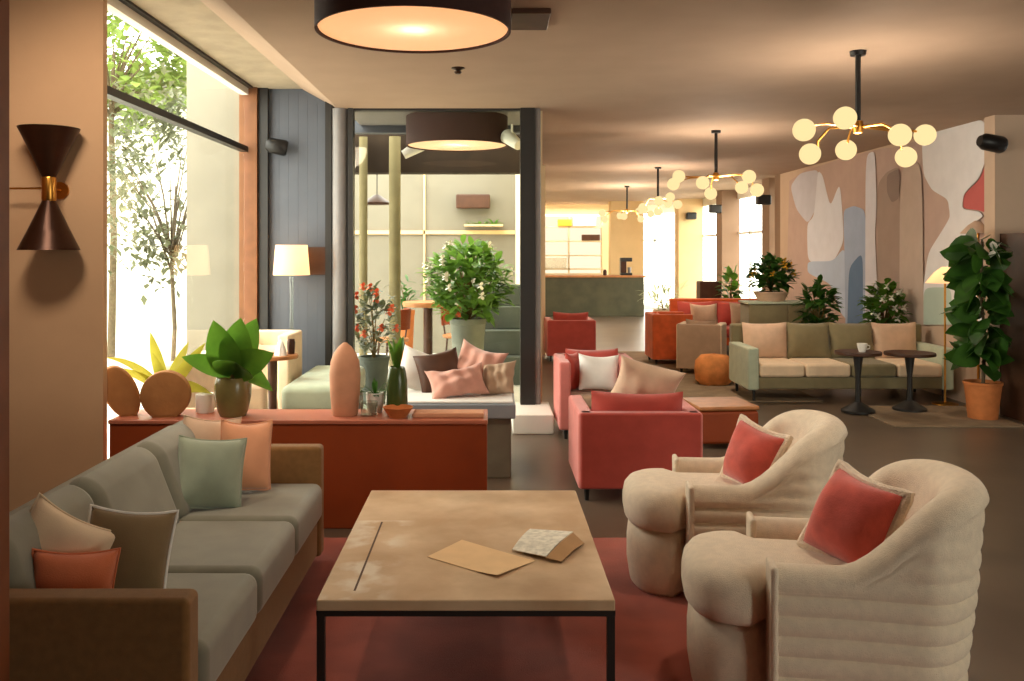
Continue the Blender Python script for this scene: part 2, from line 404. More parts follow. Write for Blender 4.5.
# rear wall with a wide glazed opening added to let in fill light
w = B(); w.box(-3.1, BW0, -1.9, -1.7, 0, 3.4); w.box(BW1, 8.2, -1.9, -1.7, 0, 3.4); w.box(BW0, BW1, -1.9, -1.7, 2.85, 3.4); w.box(BW0, BW1, -1.9, -1.7, 0, .25)
struct(w.obj('wall_back', 'backwall'))
w = thing('fill_window', None, None); w['kind'] = 'structure'  # unseen glazing added behind the camera to light the foreground
f = B()
for k in range(5): f.box(BW0 + (BW1 - BW0 - .06) * k / 4, BW0 + (BW1 - BW0 - .06) * k / 4 + .06, -1.86, -1.76, .25, 2.85)
f.box(BW0, BW1, -1.86, -1.76, .25, .31); f.box(BW0, BW1, -1.86, -1.76, 2.79, 2.85); f.obj('window_frame', 'darkframe', w)
B().box(BW0, BW1, -1.815, -1.807, .3, 2.8).obj('window_glass', 'pane', w)
sbox('wall_left', 'backwall', -3.1, -2.9, -1.7, 5.2, 0, 3.4)
sbox('wall_pier', 'pier', -3.1, -2.235, 5.2, 5.255, 0, CL)
sbox('trim_1', 'woodjamb', -1.75, -1.248, 2.2, 2.34, 0, CL, bev=.004)
sbox('wall_near_right', 'backwall', 8.0, 8.2, -1.7, 8.6, 0, 3.4)
# window bay
w = thing('window_1', None, None, (0, 0, 0)); w['kind'] = 'structure'
f = B()
f.box(XW - .03, XW + .04, 5.255, 8.42, 3.07, CL); f.box(XW - .12, XW + .10, 5.255, 8.42, 0, .14)
f.obj('window_header_and_sill', 'white', w)
f = B(); f.box(XW - .03, XW + .04, 5.255, 8.42, 2.535, 2.585); f.box(XW - .03, XW + .08, 5.255, 8.42, CL - .02, CL - .001); f.obj('window_mullion', 'darkframe', w)
B().box(XW - .004, XW + .004, 5.255, 8.42, .14, 3.06).obj('window_glass', 'pane', w)
sbox('trim_2', 'woodtrim', -2.36, -2.19, 8.46, 8.66, 0, CL, bev=.004)
sbox('trim_3', 'darkframe', -2.19, -2.10, 8.5, 8.62, 0, CL)
s_ = B(); s_.box(-2.10, -1.55, 8.56, 8.7, 0, CL)
for k in range(6): s_.box(-2.095 + k * .091, -2.0055 + k * .091, 8.5585, 8.57, .1, CL, .001)
struct(s_.obj('wall_slate', 'slate'))
# glazed partition
w = thing('window_2', None, None); w['kind'] = 'structure'
f = B(); f.box(-1.55, -1.49, 8.46, 8.66, 0, CL - .01); f.box(-1.335, -1.285, 8.44, 8.56, 0, CE); f.box(.285, .42, 8.42, 8.58, .12, CE)
f.box(-1.29, .29, 8.46, 8.56, CE - .02, CE); f.box(-1.29, .29, 8.46, 8.56, .0, .09); f.obj('partition_frame', 'darkframe', w)
f = B(); f.lathe([(0, 0), (.075, 0), (.075, CE), (0, CE)], (-1.415, 8.5, 0), 24); f.box(.42, .475, 8.44, 8.58, .12, CE, .01); f.obj('partition_post', 'greypost', w)
B().box(-1.286, .286, 8.505, 8.512, .09, CE - .02).obj('partition_glass', 'pane', w)
sbox('trim_4', 'white', .2, .56, 7.9, 8.6, 0, .17, bev=.01)
# walls around the courtyard behind the glass
sbox('wall_courtyard', 'cream', .40, .50, 8.6, 14.2, 0, 3.4)
sbox('wall_bar_return', 'cream', .50, .86, 14.0, 14.2, 0, 3.4)
sbox('wall_bar_side', 'cream', .76, .86, 14.2, 26, 0, 3.4)
c = thing('wall_courtyard_far', None, None); c['kind'] = 'structure'
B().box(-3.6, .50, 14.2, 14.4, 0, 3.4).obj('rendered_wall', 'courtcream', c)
f = B(); f.box(-3.2, .4, 14.16, 14.2, 1.88, 1.94); f.box(-1.05, -1.02, 14.16, 14.2, .3, 3.2); f.box(-2.25, -2.2, 14.16, 14.2, .3, 3.2); f.obj('wall_batten', 'tancol', c)
sbox('ceiling_canopy', 'greypost', -1.43, .40, PY + .002, 10.0, 3.0, 3.4)
sbox('beam', 'slate', -1.9, .5, 9.95, 10.1, 2.92, 3.4)
sbox('beam_timber', 'verydark', -2.2, .5, 10.9, 11.15, 2.56, 3.1)
f = B(); f.lathe([(0, 0), (.07, 0), (.07, 2.98), (0, 2.98)], (-1.14, 10.78, 0), 16); f.lathe([(0, 0), (.05, 0), (.05, 2.98), (0, 2.98)], (-1.52, 10.8, 0), 16)
struct(f.obj('column_courtyard', 'olivepost'))
sbox('ground_outside', 'paving', -30, -2.3, 5.42, 40, -.15, -.02)
sbox('floor_courtyard', 'paving', -2.3, .5, 8.62, 14.2, -.01, .004)
# bar end
c = thing('wall_bar_back', None, None); c['kind'] = 'structure'
B().box(.8, 3.95, 25.6, 25.8, 0, 3.4).obj('bar_wall', 'cream', c)
p = thing('backlit_shelving', 'glowing cream backlit shelving on the wall behind the bar', 'shelving', (0, 25.3, 0))
B().box(1.34, 3.15, .15, .28, 1.0, 2.62).obj('back_panel', 'barglow', p)
f = B()
for z in (1.12, 1.5, 1.9, 2.3, 2.62): f.box(1.34, 3.15, -.1, .15, z - .02, z + .02)
for x in (1.34, 2.2, 3.13): f.box(x, x + .03, -.1, .15, 1.0, 2.62)
f.box(1.34, 3.16, -.12, .15, .0, 1.0)
f.obj('shelf_frame', 'cream', p)
for i, (px0, px1, y0, y1, m, nm, lb, ct) in enumerate([
        (558, 572, 226, 233, 'yellowbox', 'carton', 'yellow box on the glowing shelves behind the bar', 'box'),
        (582, 600, 228, 234, 'darkwood', 'crate', 'flat brown box on the glowing shelves behind the bar', 'box'),
        (573, 596, 208, 226, 'page', 'menu_board', 'pale grey board on an upper glowing shelf behind the bar', 'board'),
        (545, 567, 259, 277, 'page', 'tray_stack', 'pale grey crate low behind the bar counter', 'crate')]):
    Y = 25.18
    zt = [1.14, 1.52, 1.92, 2.32]
    z0 = min(zt, key=lambda q: abs(q - Z(y1, Y))); hh = Z(y0, Y) - Z(y1, Y)
    tag(B().box(X(px0, Y), X(px1, Y), Y, Y + .16, z0 + .001, z0 + min(hh, .31), .01).obj(nm, m), lb, ct)
sbox('column_bar', 'tancol', X(610, 24), X(643, 24), 23.9, 24.3, 0, CE)
# facade along the far right: columns with glass between
XF = 5.42
for i, (y0, y1, m, x0, x1) in enumerate([(16.3, 16.75, 'column', 5.06, 5.42), (19.6, 20.1, 'column', 5.05, 5.44), (22.8, 23.3, 'tancol', 4.78, 5.40)]):
    sbox('column_facade', m, x0, x1, y0, y1, 0, CE)
w = thing('window_3', None, None); w['kind'] = 'structure'
B().box(XF, XF + .008, 15.5, 25.8, .1, 2.75).obj('facade_glass', 'pane', w)
f = B(); f.box(XF - .03, XF + .05, 15.5, 25.8, 2.75, CE); f.box(XF - .03, XF + .05, 15.5, 25.8, 0, .1)
for y in (17.6, 18.7, 21.4, 24.6): f.box(XF - .02, XF + .03, y, y + .06, .1, 2.75)
f.box(XF - .02, XF + .03, 15.5, 25.8, 1.98, 2.03); f.obj('facade_frame', 'white', w)
w = thing('window_4', None, None); w['kind'] = 'structure'
f = B(); f.box(3.95, 5.42, 25.6, 25.66, 2.7, CE); f.box(3.95, 5.42, 25.6, 25.66, 0, .1); f.box(4.66, 4.72, 25.6, 25.66, .1, 2.7); f.box(3.95, 5.42, 25.6, 25.66, 1.9, 1.96); f.obj('window_frame', 'white', w)
B().box(3.95, 5.42, 25.62, 25.63, .1, 2.7).obj('window_glass', 'pane', w)

# mural wall
sbox('wall_right', 'beige', XR, XR + .25, 9.05, 15.6, 0, CE)
sbox('wall_right_end', 'beige', XR - .06, XR + .25, 8.86, 9.05, 0, CE)
sbox('wall_right_return', 'column', XR + .25, 8.0, 8.9, 9.1, 0, CE)
sbox('wall_mural_end', 'column', XR, 5.42, 15.6, 15.9, 0, CE)
mu = thing('mural', 'abstract wall painting of pale vase and drape shapes on the far side wall', 'mural', (0, 0, 0))
shapes = [
 ((186, 162, 150), [(55, 230), (100, 200), (200, 168), (320, 137), (350, 135), (435, 112), (620, 47), (625, 640), (45, 640)]),
 ((198, 198, 208), [(58, 245), (85, 208), (140, 196), (135, 300), (108, 352), (75, 310)]),
 ((214, 217, 226), [(137, 200), (150, 212), (172, 305), (200, 232), (212, 400), (180, 462), (108, 462), (106, 352), (126, 330)]),
 ((180, 196, 218), [(108, 458), (180, 458), (215, 415), (226, 632), (200, 602), (175, 522), (108, 492)]),
 ((160, 176, 202), [(210, 312), (240, 300), (272, 312), (276, 430), (276, 638), (216, 638), (213, 420)]),
 ((100, 126, 158), [(226, 475), (266, 430), (266, 636), (222, 636)]),
 ((210, 210, 218), [(274, 156), (301, 143), (306, 300), (300, 380), (312, 638), (273, 638)]),
 ((160, 140, 128), [(306, 242), (335, 204), (370, 188), (373, 290), (371, 638), (312, 638)]),
 ((186, 168, 154), [(373, 190), (436, 172), (441, 638), (371, 638)]),
 ((140, 122, 112), [(336, 212), (373, 192), (371, 280), (350, 292), (336, 262)]),
 ((218, 217, 218), [(436, 122), (470, 88), (618, 49), (621, 160), (600, 222), (555, 266), (551, 310), (600, 316), (612, 330), (582, 350), (562, 380), (578, 392), (602, 402), (612, 638), (441, 638), (441, 522), (455, 432), (500, 362), (517, 332), (511, 282), (465, 256), (441, 212)]),
 ((186, 96, 92), [(556, 270), (602, 225), (622, 172), (622, 322), (602, 313), (554, 308)]),
 ((176, 194, 182), [(442, 532), (522, 532), (522, 638), (442, 638)]),
]
for i, (rgb, pts) in enumerate(shapes):
    MT['mural%d' % i] = mat('mural paint %d' % i, rgb, .85, var=.03, scale=5, spec=.15)
    P3 = []
    if i > 0:
        for w_ in (.86, .8, .75):
            q = []; v_ = 1 - w_
            for k in range(len(pts)):
                (ax, ay), (bx_, by_) = pts[k], pts[(k + 1) % len(pts)]
                q += [(ax * w_ + bx_ * v_, ay * w_ + by_ * v_), (ax * v_ + bx_ * w_, ay * v_ + by_ * w_)] if (by_ + ay) / 2 < 620 else [(ax, ay), (bx_, by_)]
            pts = q
    for cx, cy in pts:
        px, py = 770 + cx / 2.839, 100 + cy / 2.839
        Y = min(15.58, max(9.07, XR * F / (px - VX))); P3.append((XR - .002 * (i + 1), Y, Z(py, Y)))
    B().poly(P3, (.0015, 0, 0)).obj('painted_shape', 'mural%d' % i, mu)

# ================================================================== OUTSIDE
def bigtree(name, label, loc, trunk_h, r, h, n, m, seed, L=.09, leafw=.05, tr=.05):
    rnd = random.Random(seed); root = thing(name, label, 'tree', loc)
    t = B(); t.tube([(0, 0, 0), (.03, .02, trunk_h * .5), (0, 0, trunk_h), (.05, 0, trunk_h + h * .5)], [tr, tr * .85, tr * .7, tr * .3], 10)
    ends = []
    for k in range(16):
        d = rdir(rnd, -.1, .9); e = Vector((d.x * r * .85, d.y * r * .85, trunk_h + h * .35 + d.z * h * .5))
        t.tube([(0, 0, trunk_h + rnd.uniform(-.1, .3) * h * .5), (e.x * .4, e.y * .4, (trunk_h + e.z) / 2 + .1), e], [tr * .45, tr * .3, tr * .12], 6); ends.append(e)
    t.obj('trunk', 'bark', root)
    fo = bmesh.new()
    cl = [rdir(rnd, -1, 1) for _ in range(34)]
    for k in range(n):
        cdir = rnd.choice(cl); s = .75
        c0 = Vector((cdir.x * r * s, cdir.y * r * s, trunk_h + h * .5 + cdir.z * h * .45))
        p = c0 + Vector((rnd.gauss(0, r * .16), rnd.gauss(0, r * .16), rnd.gauss(0, h * .12)))
        leaf(fo, p, rdir(rnd, -.9, .6), L * rnd.uniform(.7, 1.4), leafw * rnd.uniform(.7, 1.3), .3, .2, 2)
    q = B(); q.bm.free(); q.bm = fo; q.obj('foliage', m, root); return root
bigtree('street_tree', 'thin grey green tree standing outside the tall window', (-3.75, 10.6, -.02), 1.45, .85, 1.9, 1500, 'leaf_sage', 3, .12, .06, .03)
bigtree('garden_tree', 'bright green leafy tree crown in the upper window pane', (-5.85, 13.9, -.02), 3.7, 1.35, 2.0, 1700, 'leaf_bright', 4, .2, .13, .06)
bigtree('garden_tree', 'sparse grey green tree beside the thin one outside the window', (-5.6, 12.4, -.02), 1.6, .8, 2.2, 1300, 'leaf_sage', 9, .14, .07, .04)
g = thing('grey_building', 'grey concrete building top seen through the upper window pane', 'building', (-7.6, 19.5, -.02))
B().box(-1.6, 2.6, 0, 3, 0, 5.3).obj('wall', 'greyblock', g); B().box(-1.7, 2.7, -.1, 3.1, 5.3, 5.5).obj('roof_edge', 'greyblock', g)
for k in range(3): B().box(-1.2 + k * 1.2, -.5 + k * 1.2, -.03, .05, 3.7, 4.7).obj('window', 'slate', g)
g = thing('garden_wall', 'white rendered garden wall standing beyond the tree outside the window', 'wall', (0, 0, 0))
B().box(-12, -3.4, 15.5, 15.7, -.02, 4.0).obj('wall_panel', 'white', g); B().box(-12.05, -3.35, 15.45, 15.75, 4.0, 4.08).obj('coping', 'white', g)
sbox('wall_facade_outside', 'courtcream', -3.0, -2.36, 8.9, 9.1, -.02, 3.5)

# ================================================================== FOREGROUND
# rug
r = B(); r.box(-1.15, 1.75, 1.6, 5.0, .0, .014, .004); tag(r.obj('rug', 'rug'), 'large brick red rug under the coffee table and sofa', 'rug')
r = B(); r.box(2.0, 3.55, 9.6, 14.4, .0, .012, .004); tag(r.obj('rug', 'greyrug'), 'grey brown rug under the far red and white seats', 'rug')
r = B(); r.box(3.7, 4.9, 8.2, 9.3, .0, .012, .004); tag(r.obj('rug', 'greyrug'), 'dark taupe rug in front of the far sage sofa', 'rug')

# sofa ----------------------------------------------------------------
SX, SY = -1.24, 3.62
so = thing('sofa', 'long sage velvet sofa with olive arms by the pier', 'sofa', (SX, SY, .014))
y0, y1 = -1.07, 1.03            # ends
B().box(-.40, .37, y0 + .1, y1 - .1, .05, .24, .02).obj('base', 'olive', so)
B().box(-.42, .385, y0, y0 + .105, .04, .60, .022, 4).obj('arm', 'olive', so)
B().box(-.42, .385, y1 - .10, y1, .04, .60, .022, 4).obj('arm', 'olive', so)
B().box(-.42, -.33, y0 + .02, y1 - .02, .04, .70, .03, 4).obj('back_frame', 'velvet', so)
L0, L1 = y0 + .108, y1 - .103; n = 3; sl = (L1 - L0) / n
for k in range(n):
    a, b_ = L0 + k * sl + .003, L0 + (k + 1) * sl - .003
    s = B(); s.box(-.32, .40, a, b_, .24, .425, .045, 5)
    for v in s.bm.verts:
        if v.co.z > .36: v.co.z += .022 * (1 - ((v.co.y - (a + b_) / 2) / (sl / 2)) ** 2) * (1 - (v.co.x / .42) ** 2)
    s.obj('seat_cushion', 'velvet', so)
    q = B(); q.box(-.335, -.085, a, b_, .40, .745, .06, 6)
    for v in q.bm.verts:
        t = max(0, (v.co.z - .42) / .32); u = (v.co.y - (a + b_) / 2) / (sl / 2)
        if v.co.x > -.2: v.co.x -= .13 * t
        v.co.x += .03 * math.sin(PI * min(1, t)) * (1 - u * u) if v.co.x > -.25 else 0
        if v.co.z > .6: v.co.z += .02 * (1 - u * u)
    q.obj('back_cushion', 'velvet', so, angle=80)
for sx in (-.36, .32):
    for sy in (y0 + .12, y1 - .12):
        B().lathe([(0, 0), (.016, 0), (.022, .06), (0, .06)], (sx, sy, 0), 12).obj('leg', 'darkwood', so)
SG = 'scatter cushions on the sage sofa'
def rot(yaw, lean, roll=0):
    return (Matrix.Rotation(math.radians(yaw), 3, 'Z') @ Matrix.Rotation(math.radians(lean), 3, 'X') @ Matrix.Rotation(math.radians(roll), 3, 'Y')).to_euler()
pillow('cushion', 'cream cushion with pointed corner behind the coral one on the sofa', 'cushion', 'creamcushion', .30, .30, .14, (-1.40, 2.90, .615), rot(18, -14, 30), SG, 'creamcushion', .004, 1)
pillow('cushion', 'coral orange cushion leaning at the near arm of the sofa', 'cushion', 'coral', .25, .25, .13, (-1.295, 2.79, .55), rot(12, -12, 4), SG, 'coral', .004, 2)
pillow('cushion', 'brown olive cushion with pale edge next to the coral one', 'cushion', 'darkcushion', .28, .31, .14, (-1.215, 3.01, .585), rot(20, -22, 9), SG, 'whitefabric', .006, 5)
pillow('cushion', 'grey green cushion standing on a corner before the peach ones on the sofa', 'cushion', 'sagecushion', .30, .33, .14, (-1.275, 4.10, .595), rot(24, -22, 8), SG, 'sagecushion', .004, 7)
pillow('cushion', 'pale blush cushion tucked behind the grey green one on the sofa', 'cushion', 'blush', .27, .33, .11, (-1.37, 4.40, .63), rot(10, -12, 4), SG, 'blush', .004, 8)
pillow('cushion', 'peach pink cushion closest to the far arm of the sofa', 'cushion', 'peach', .26, .34, .14, (-1.185, 4.36, .615), rot(34, -10, 6), SG, 'peach', .004, 9)

# coffee table ------------------------------------------------------------
tx, ty = -.082, 3.755; hw, hd = .507, .705
ct = thing('coffee_table', 'low square coffee table with worn tan top and dark metal frame', 'coffee table', (tx, ty, .014))
B().box(-hw, hw, -hd, hd, .368, .406, .006).obj('table_top', 'tabletop', ct)
f = B(); e = .013
for s in (-1, 1):
    f.box(s * (hw - .012) - e, s * (hw - .012) + e, -hd + .005, hd - .005, .35, .368); f.box(-hw + .005, hw - .005, s * (hd - .015) - e, s * (hd - .015) + e, .35, .368)
f.obj('frame', 'darkframe', ct)
for sx in (-1, 1):
    for sy in (-1, 1):
        B().box(sx * (hw - .014) - e, sx * (hw - .014) + e, sy * (hd - .015) - e, sy * (hd - .015) + e, 0, .35).obj('leg', 'darkframe', ct)
TZ = .421
def tp(px, py):
    Y = (CH - TZ) * F / (py - VY); return Vector((X(px, Y), Y, TZ))
pts = [tp(427, 557), tp(462, 541), tp(535, 561), tp(497, 578)]
b = B(); n = 8; bm = b.bm; gr = [[None] * (n + 1) for _ in range(n + 1)]
for i in range(n + 1):
    for j in range(n + 1):
        u, v = i / n, j / n
        p = (pts[0] * (1 - u) + pts[3] * u) * (1 - v) + (pts[1] * (1 - u) + pts[2] * u) * v
        p.z += .0015 + .012 * max(0, u - .55) ** 2 * 4 * (1 - v) + .004 * (1 - u) ** 2 * v; gr[i][j] = bm.verts.new(p)
for i in range(n):
    for j in range(n): bm.faces.new((gr[i][j], gr[i + 1][j], gr[i + 1][j + 1], gr[i][j + 1]))
bmesh.ops.recalc_face_normals(bm, faces=bm.faces[:])
bmesh.ops.solidify(bm, geom=bm.faces[:], thickness=.0012)
tag(b.obj('envelope', 'paper'), 'flat tan paper sheet lying on the coffee table', 'paper')
bk = thing('booklet', 'small open booklet with grey pages on the coffee table', 'booklet', (0, 0, 0))
def leafpage(name, quad, m):
    b = B(); bm = b.bm; n = 6; gr = [[None] * (n + 1) for _ in range(n + 1)]
    for i in range(n + 1):
        for j in range(n + 1):
            u, v = i / n, j / n
            p = (quad[0] * (1 - u) + quad[1] * u) * (1 - v) + (quad[3] * (1 - u) + quad[2] * u) * v
            p.z += .008 * math.sin(PI * u); gr[i][j] = bm.verts.new(p)
    for i in range(n):
        for j in range(n): bm.faces.new((gr[i][j], gr[i + 1][j], gr[i + 1][j + 1], gr[i][j + 1]))
    bmesh.ops.recalc_face_normals(bm, faces=bm.faces[:]); bmesh.ops.solidify(bm, geom=bm.faces[:], thickness=.003)
    return b.obj(name, m, bk)
def up(v, h): return Vector((v.x, v.y, v.z + h))
A_, B_, C_, D_ = tp(512, 552), tp(530, 533), tp(573, 540), tp(546, 561)
leafpage('page', [up(A_, .01), up(B_, .018), up(C_, .035), up(D_, .018)], 'page')
leafpage('cover', [up(tp(546, 562), .014), up(tp(573, 541), .031), up(tp(584, 545), .004), up(tp(562, 563), .004)], 'tanpage')

# cream armchairs ----------------------------------------------------------
def make_armchair(loc, rz, label, group):
    root = thing('armchair', label, 'armchair', loc, rz, group)
    b = bmesh.new(); a_, bb = .272, .155; path = []
    def top_h(y):
        t = max(0, min(1, (y + .14) / .42)); return .53 + .29 * t * t * (3 - 2 * t) * .97
    NA, NB = 10, 36
    def hgt(th):
        s = max(0, math.sin(th)); return top_h(.10 + bb * s)
    for i in range(NA): path.append((a_, -.34 + .44 * i / NA, 1, 0, top_h(-.34 + .44 * i / NA), 0))
    for i in range(NB + 1):
        th = PI * i / NB; path.append((a_ * math.cos(th), .10 + bb * math.sin(th), math.cos(th), math.sin(th), hgt(th), max(0, math.sin(th))))
    for i in range(NA - 1, -1, -1): path.append((-a_, -.34 + .44 * i / NA, -1, 0, top_h(-.34 + .44 * i / NA), 0))
    rings = []
    zs = [.03 + .068 / 5 * k for k in range(32)]          # fixed ribs up to z=.45
    for x, y, nx, ny, h, s in path:
        half = .060 + .022 * max(s, (h - .53) / .29); prof = []
        zt = h - half
        def lean(z): return .075 * s * max(0, z - .15) / .6
        for z in zs:
            rib = abs(math.sin(PI * (z - .03) / .068)) ** .4
            prof.append((half - .016 + .018 * rib, z))
        z0 = zs[-1]; m = 22; nr = 1 + 3 * s
        for k in range(1, m + 1):
            t = k / m; z = z0 + (zt - z0) * t
            rib = abs(math.sin(PI * ((z - .03) / .068))) ** .55 if s > .02 else abs(math.sin(PI * (z - .03) / .068)) ** .55
            prof.append((half - .016 + .018 * rib * (1 - .7 * t * (s > .3)), z))
        for k in range(1, 12):
            th = PI * k / 12; prof.append((half * math.cos(th), zt + half * math.sin(th)))
        for k in range(8): prof.append((-half - .01 * math.sin(PI * k / 7), zt + (.28 - zt) * k / 7))
        prof.append((0, .10)); 
        rings.append([b.verts.new((x + nx * (o + lean(z)), y + ny * (o + lean(z)), z)) for o, z in prof])
    n = len(rings[0])
    for r0, r1 in zip(rings, rings[1:]):
        for k in range(n): b.faces.new((r0[k], r1[k], r1[(k + 1) % n], r0[(k + 1) % n]))
    b.faces.new(rings[0]); b.faces.new(rings[-1][::-1])
    bmesh.ops.recalc_face_normals(b, faces=b.faces[:])
    q = B(); q.add(b); q.obj('shell', 'boucle', root, angle=50)
    # front facings of the arms
    for s in (-1, 1):
        f = B(); f.box(s * a_ - .066, s * a_ + .066, -.362, -.336, .06, .535, .012, 4); f.obj('arm_facing', 'boucle', root)
    # seat: rounded front that swells past the arms
    def outline(ins, wide=1.0):
        pts = []
        W, WF = .205 - ins, .285 * wide - ins
        N = 40
        pts += [(W, .20 - ins), (W, .1), (W, -.15), (W, -.355), (W + .02, -.375)]
        for i in range(N + 1):
            th = PI * i / N; c_, s_ = math.cos(th), math.sin(th)
            pts.append((WF * abs(c_) ** .75 * (1 if c_ > 0 else -1), -.42 - (.215 - ins) * abs(s_) ** .8))
        pts += [(-W - .02, -.375), (-W, -.355), (-W, -.15), (-W, .1), (-W, .20 - ins)]
        return pts
    f = B(); f.loft(lambda i: outline(i), [(.30, .05), (.305, .022), (.325, .006), (.36, 0), (.405, 0), (.445, .008), (.47, .028), (.482, .055), (.488, .09)]); f.obj('seat_cushion', 'boucle', root, angle=60)
    f = B(); f.loft(lambda i: outline(i + .02, .98), [(.0, .03), (.02, .012), (.1, .0), (.2, .0), (.275, .008), (.295, .03)]); f.obj('base', 'boucle', root, angle=60)
    f = B(); f.lathe([(0, .006), (.24, .006), (.25, .02), (.25, .05), (0, .05)], (0, .02, 0), 32); f.obj('swivel_plate', 'darkwood', root)
    return root
AG = 'pair of cream ribbed armchairs'
a1 = make_armchair((1.345, 3.27, .014), -PI / 2 - math.radians(9), 'closest cream ribbed tub armchair, showing its whole ribbed side', AG)
a2 = clone(a1, 'cream ribbed tub armchair standing between the closest one and the red chair', (1.28, 4.33, .014), -PI / 2 - math.radians(5), AG)
PG = 'red fringed cushions on the cream armchairs'
pillow('cushion', 'red cushion with cream fringe on the closest cream armchair', 'cushion', 'redcushion', .31, .33, .24, (1.315, 3.24, .632), rot(-58, -22, 10), PG, 'fringe', .02, 21, 'fringe', 'cream fringe')
pillow('cushion', 'red cushion with cream fringe on the cream armchair further back', 'cushion', 'redcushion', .28, .30, .22, (1.255, 4.29, .625), rot(-58, -22, 10), PG, 'fringe', .018, 22, 'fringe', 'cream fringe')

# wall sconce ----------------------------------------------------------------
sx, sy_, sz = X(49, 5.06), 5.06, Z(189, 5.06)
sn = thing('wall_sconce', 'bronze double cone wall sconce with brass neck on the pier', 'wall lamp', (sx, sy_, sz))
k = 5.06 / F
for s, nm in ((1, 'upper_shade'), (-1, 'lower_shade')):
    f = B(); f.lathe([(.040, s * .06), (.028 * 1.05, s * .062), (.163, s * 61 * k), (.160, s * 61 * k), (.036, s * .066)], seg=36)
    f.obj('shade', 'bronze', sn)
B().lathe([(0, -.068), (.036, -.068), (.04, -.055), (.038, 0), (.04, .055), (.036, .068), (0, .068)], seg=24).obj('neck', 'brass', sn)
f = B(); f.tube([(0, 0, .005), (-.10, .02, .005), (-.24, .02, .005)], .006, 8); f.tube([(0, 0, 0), (0, .13, 0)], .009, 8); f.lathe([(0, 0), (.05, 0), (.05, .014), (0, .014)], (0, 0, 0), 20, Matrix.Translation((0, .126, 0)) @ Matrix.Rotation(PI / 2, 4, 'X') @ Matrix.Translation((0, 0, -.014)))
f.obj('bracket', 'brass', sn)

# drum lamps ----------------------------------------------------------------
def drum(loc, r, h, label, group):
    root = thing('drum_lamp', label, 'ceiling lamp', loc, 0, group)
    sh_ = B().lathe([(r, 0), (r, h), (r - .012, h), (r - .012, 0), (r, 0)], seg=64).obj('shade', 'shade', root)
    B().lathe([(r - .013, .022), (r - .013, h - .002), (r - .016, h - .002), (r - .016, .022), (r - .013, .022)], seg=64).obj('lining', 'whiteinner', sh_)
    B().lathe([(0, .012), (r * .5, .012), (r - .018, .012), (r - .018, .017), (r * .5, .017), (0, .017)], seg=64).obj('diffuser', 'diffuser', root)
    return root
DG = 'drum ceiling lamps'
dl = drum((X(413.5, 4.85), 4.85, 2.785), .525, CE - 2.785, 'big dark drum ceiling lamp glowing above the coffee table', DG)
drum((X(457, 9.32), 9.32, 2.695), .525, .30, 'dark drum ceiling lamp seen behind the glass partition', DG)
tag(B().box(X(511, 5.16), X(549, 5.16), 4.98, 5.36, CE - .03, CE, .005).obj('ceiling_vent', 'darkwood'), 'dark square grille on the ceiling beside the drum lamp', 'vent')
tag(B().lathe([(0, -.045), (.018, -.045), (.03, -.03), (.012, -.02), (.05, -.006), (.05, 0), (0, 0)], (X(458, 6.6), 6.6, CE), 20).obj('sprinkler', 'bronze'), 'tiny dark sprinkler head on the plaster ceiling', 'sprinkler')

# chandeliers ---------------------------------------------------------------
CG = 'globe chandeliers in a row'
cy = 6.05
chd = thing('chandelier', 'closest brass globe chandelier, hanging before the mural', 'chandelier', (X(858, cy), cy, CE), 0, CG)
f = B(); f.lathe([(0, -.03), (.05, -.03), (.055, 0), (0, 0)], seg=24); f.obj('canopy', 'black', chd)
B().tube([(0, 0, -.02), (0, 0, -.50)], .018, 12).obj('stem', 'black', chd)
hub = B(); hub.lathe([(0, -.56), (.03, -.55), (.04, -.51), (.03, -.47), (0, -.46)], seg=20); hub.obj('hub', 'brass', chd)
gl = [(804, 130, -.28), (810, 154, .10), (845, 118, -.34), (846, 150, .30), (900, 135, -.26), (925, 135, .10), (906, 157, .24)]
arms = B()
for px, py, dy in gl:
    Y = cy + dy; p = Vector((X(px, Y) - X(858, cy), dy, Z(py, Y) - CE))
    d = Vector((p.x, p.y, 0)).normalized()
    arms.tube([(0, 0, -.51), (p.x * .6, p.y * .6, -.51), (p.x - d.x * .05, p.y - d.y * .05, (p.z - .51) / 2), p - d * .05], .008, 8)
    B().sphere(p, .072, 22, 1).obj('globe', 'globe', chd)
arms.obj('arms', 'brass', chd)
for (px, Y, lb) in [(716, 10.0, 'second globe chandelier, hanging past the mural lamps on a black stem'), (658, 14.3, 'third globe chandelier in the row towards the bar'), (627, 18.4, 'furthest globe chandelier in the row, near the bar column')]:
    clone(chd, lb, (X(px, Y), Y, CE), .5 * Y, CG)

def added_downlight(x, y, label, w_, ang=95, aim=(0, 0), size=.12, CE=CE):  # out-of-frame ceiling spot, added as fill for the foreground
    root = thing('added_downlight', label, 'ceiling light', (x, y, CE), 0, 'added fill lights over the lounge')
    B().lathe([(.042, -.001), (.062, -.006), (.066, 0), (.05, 0), (.042, -.001)], seg=32).obj('trim_ring', 'white', root)
    l = light('added_downlight_lamp', 'SPOT', (x, y, CE - .03), w_, (255, 234, 208), size, (math.radians(aim[0]), math.radians(aim[1]), 0)); l.data.spot_size = math.radians(ang); l.data.spot_blend = .8
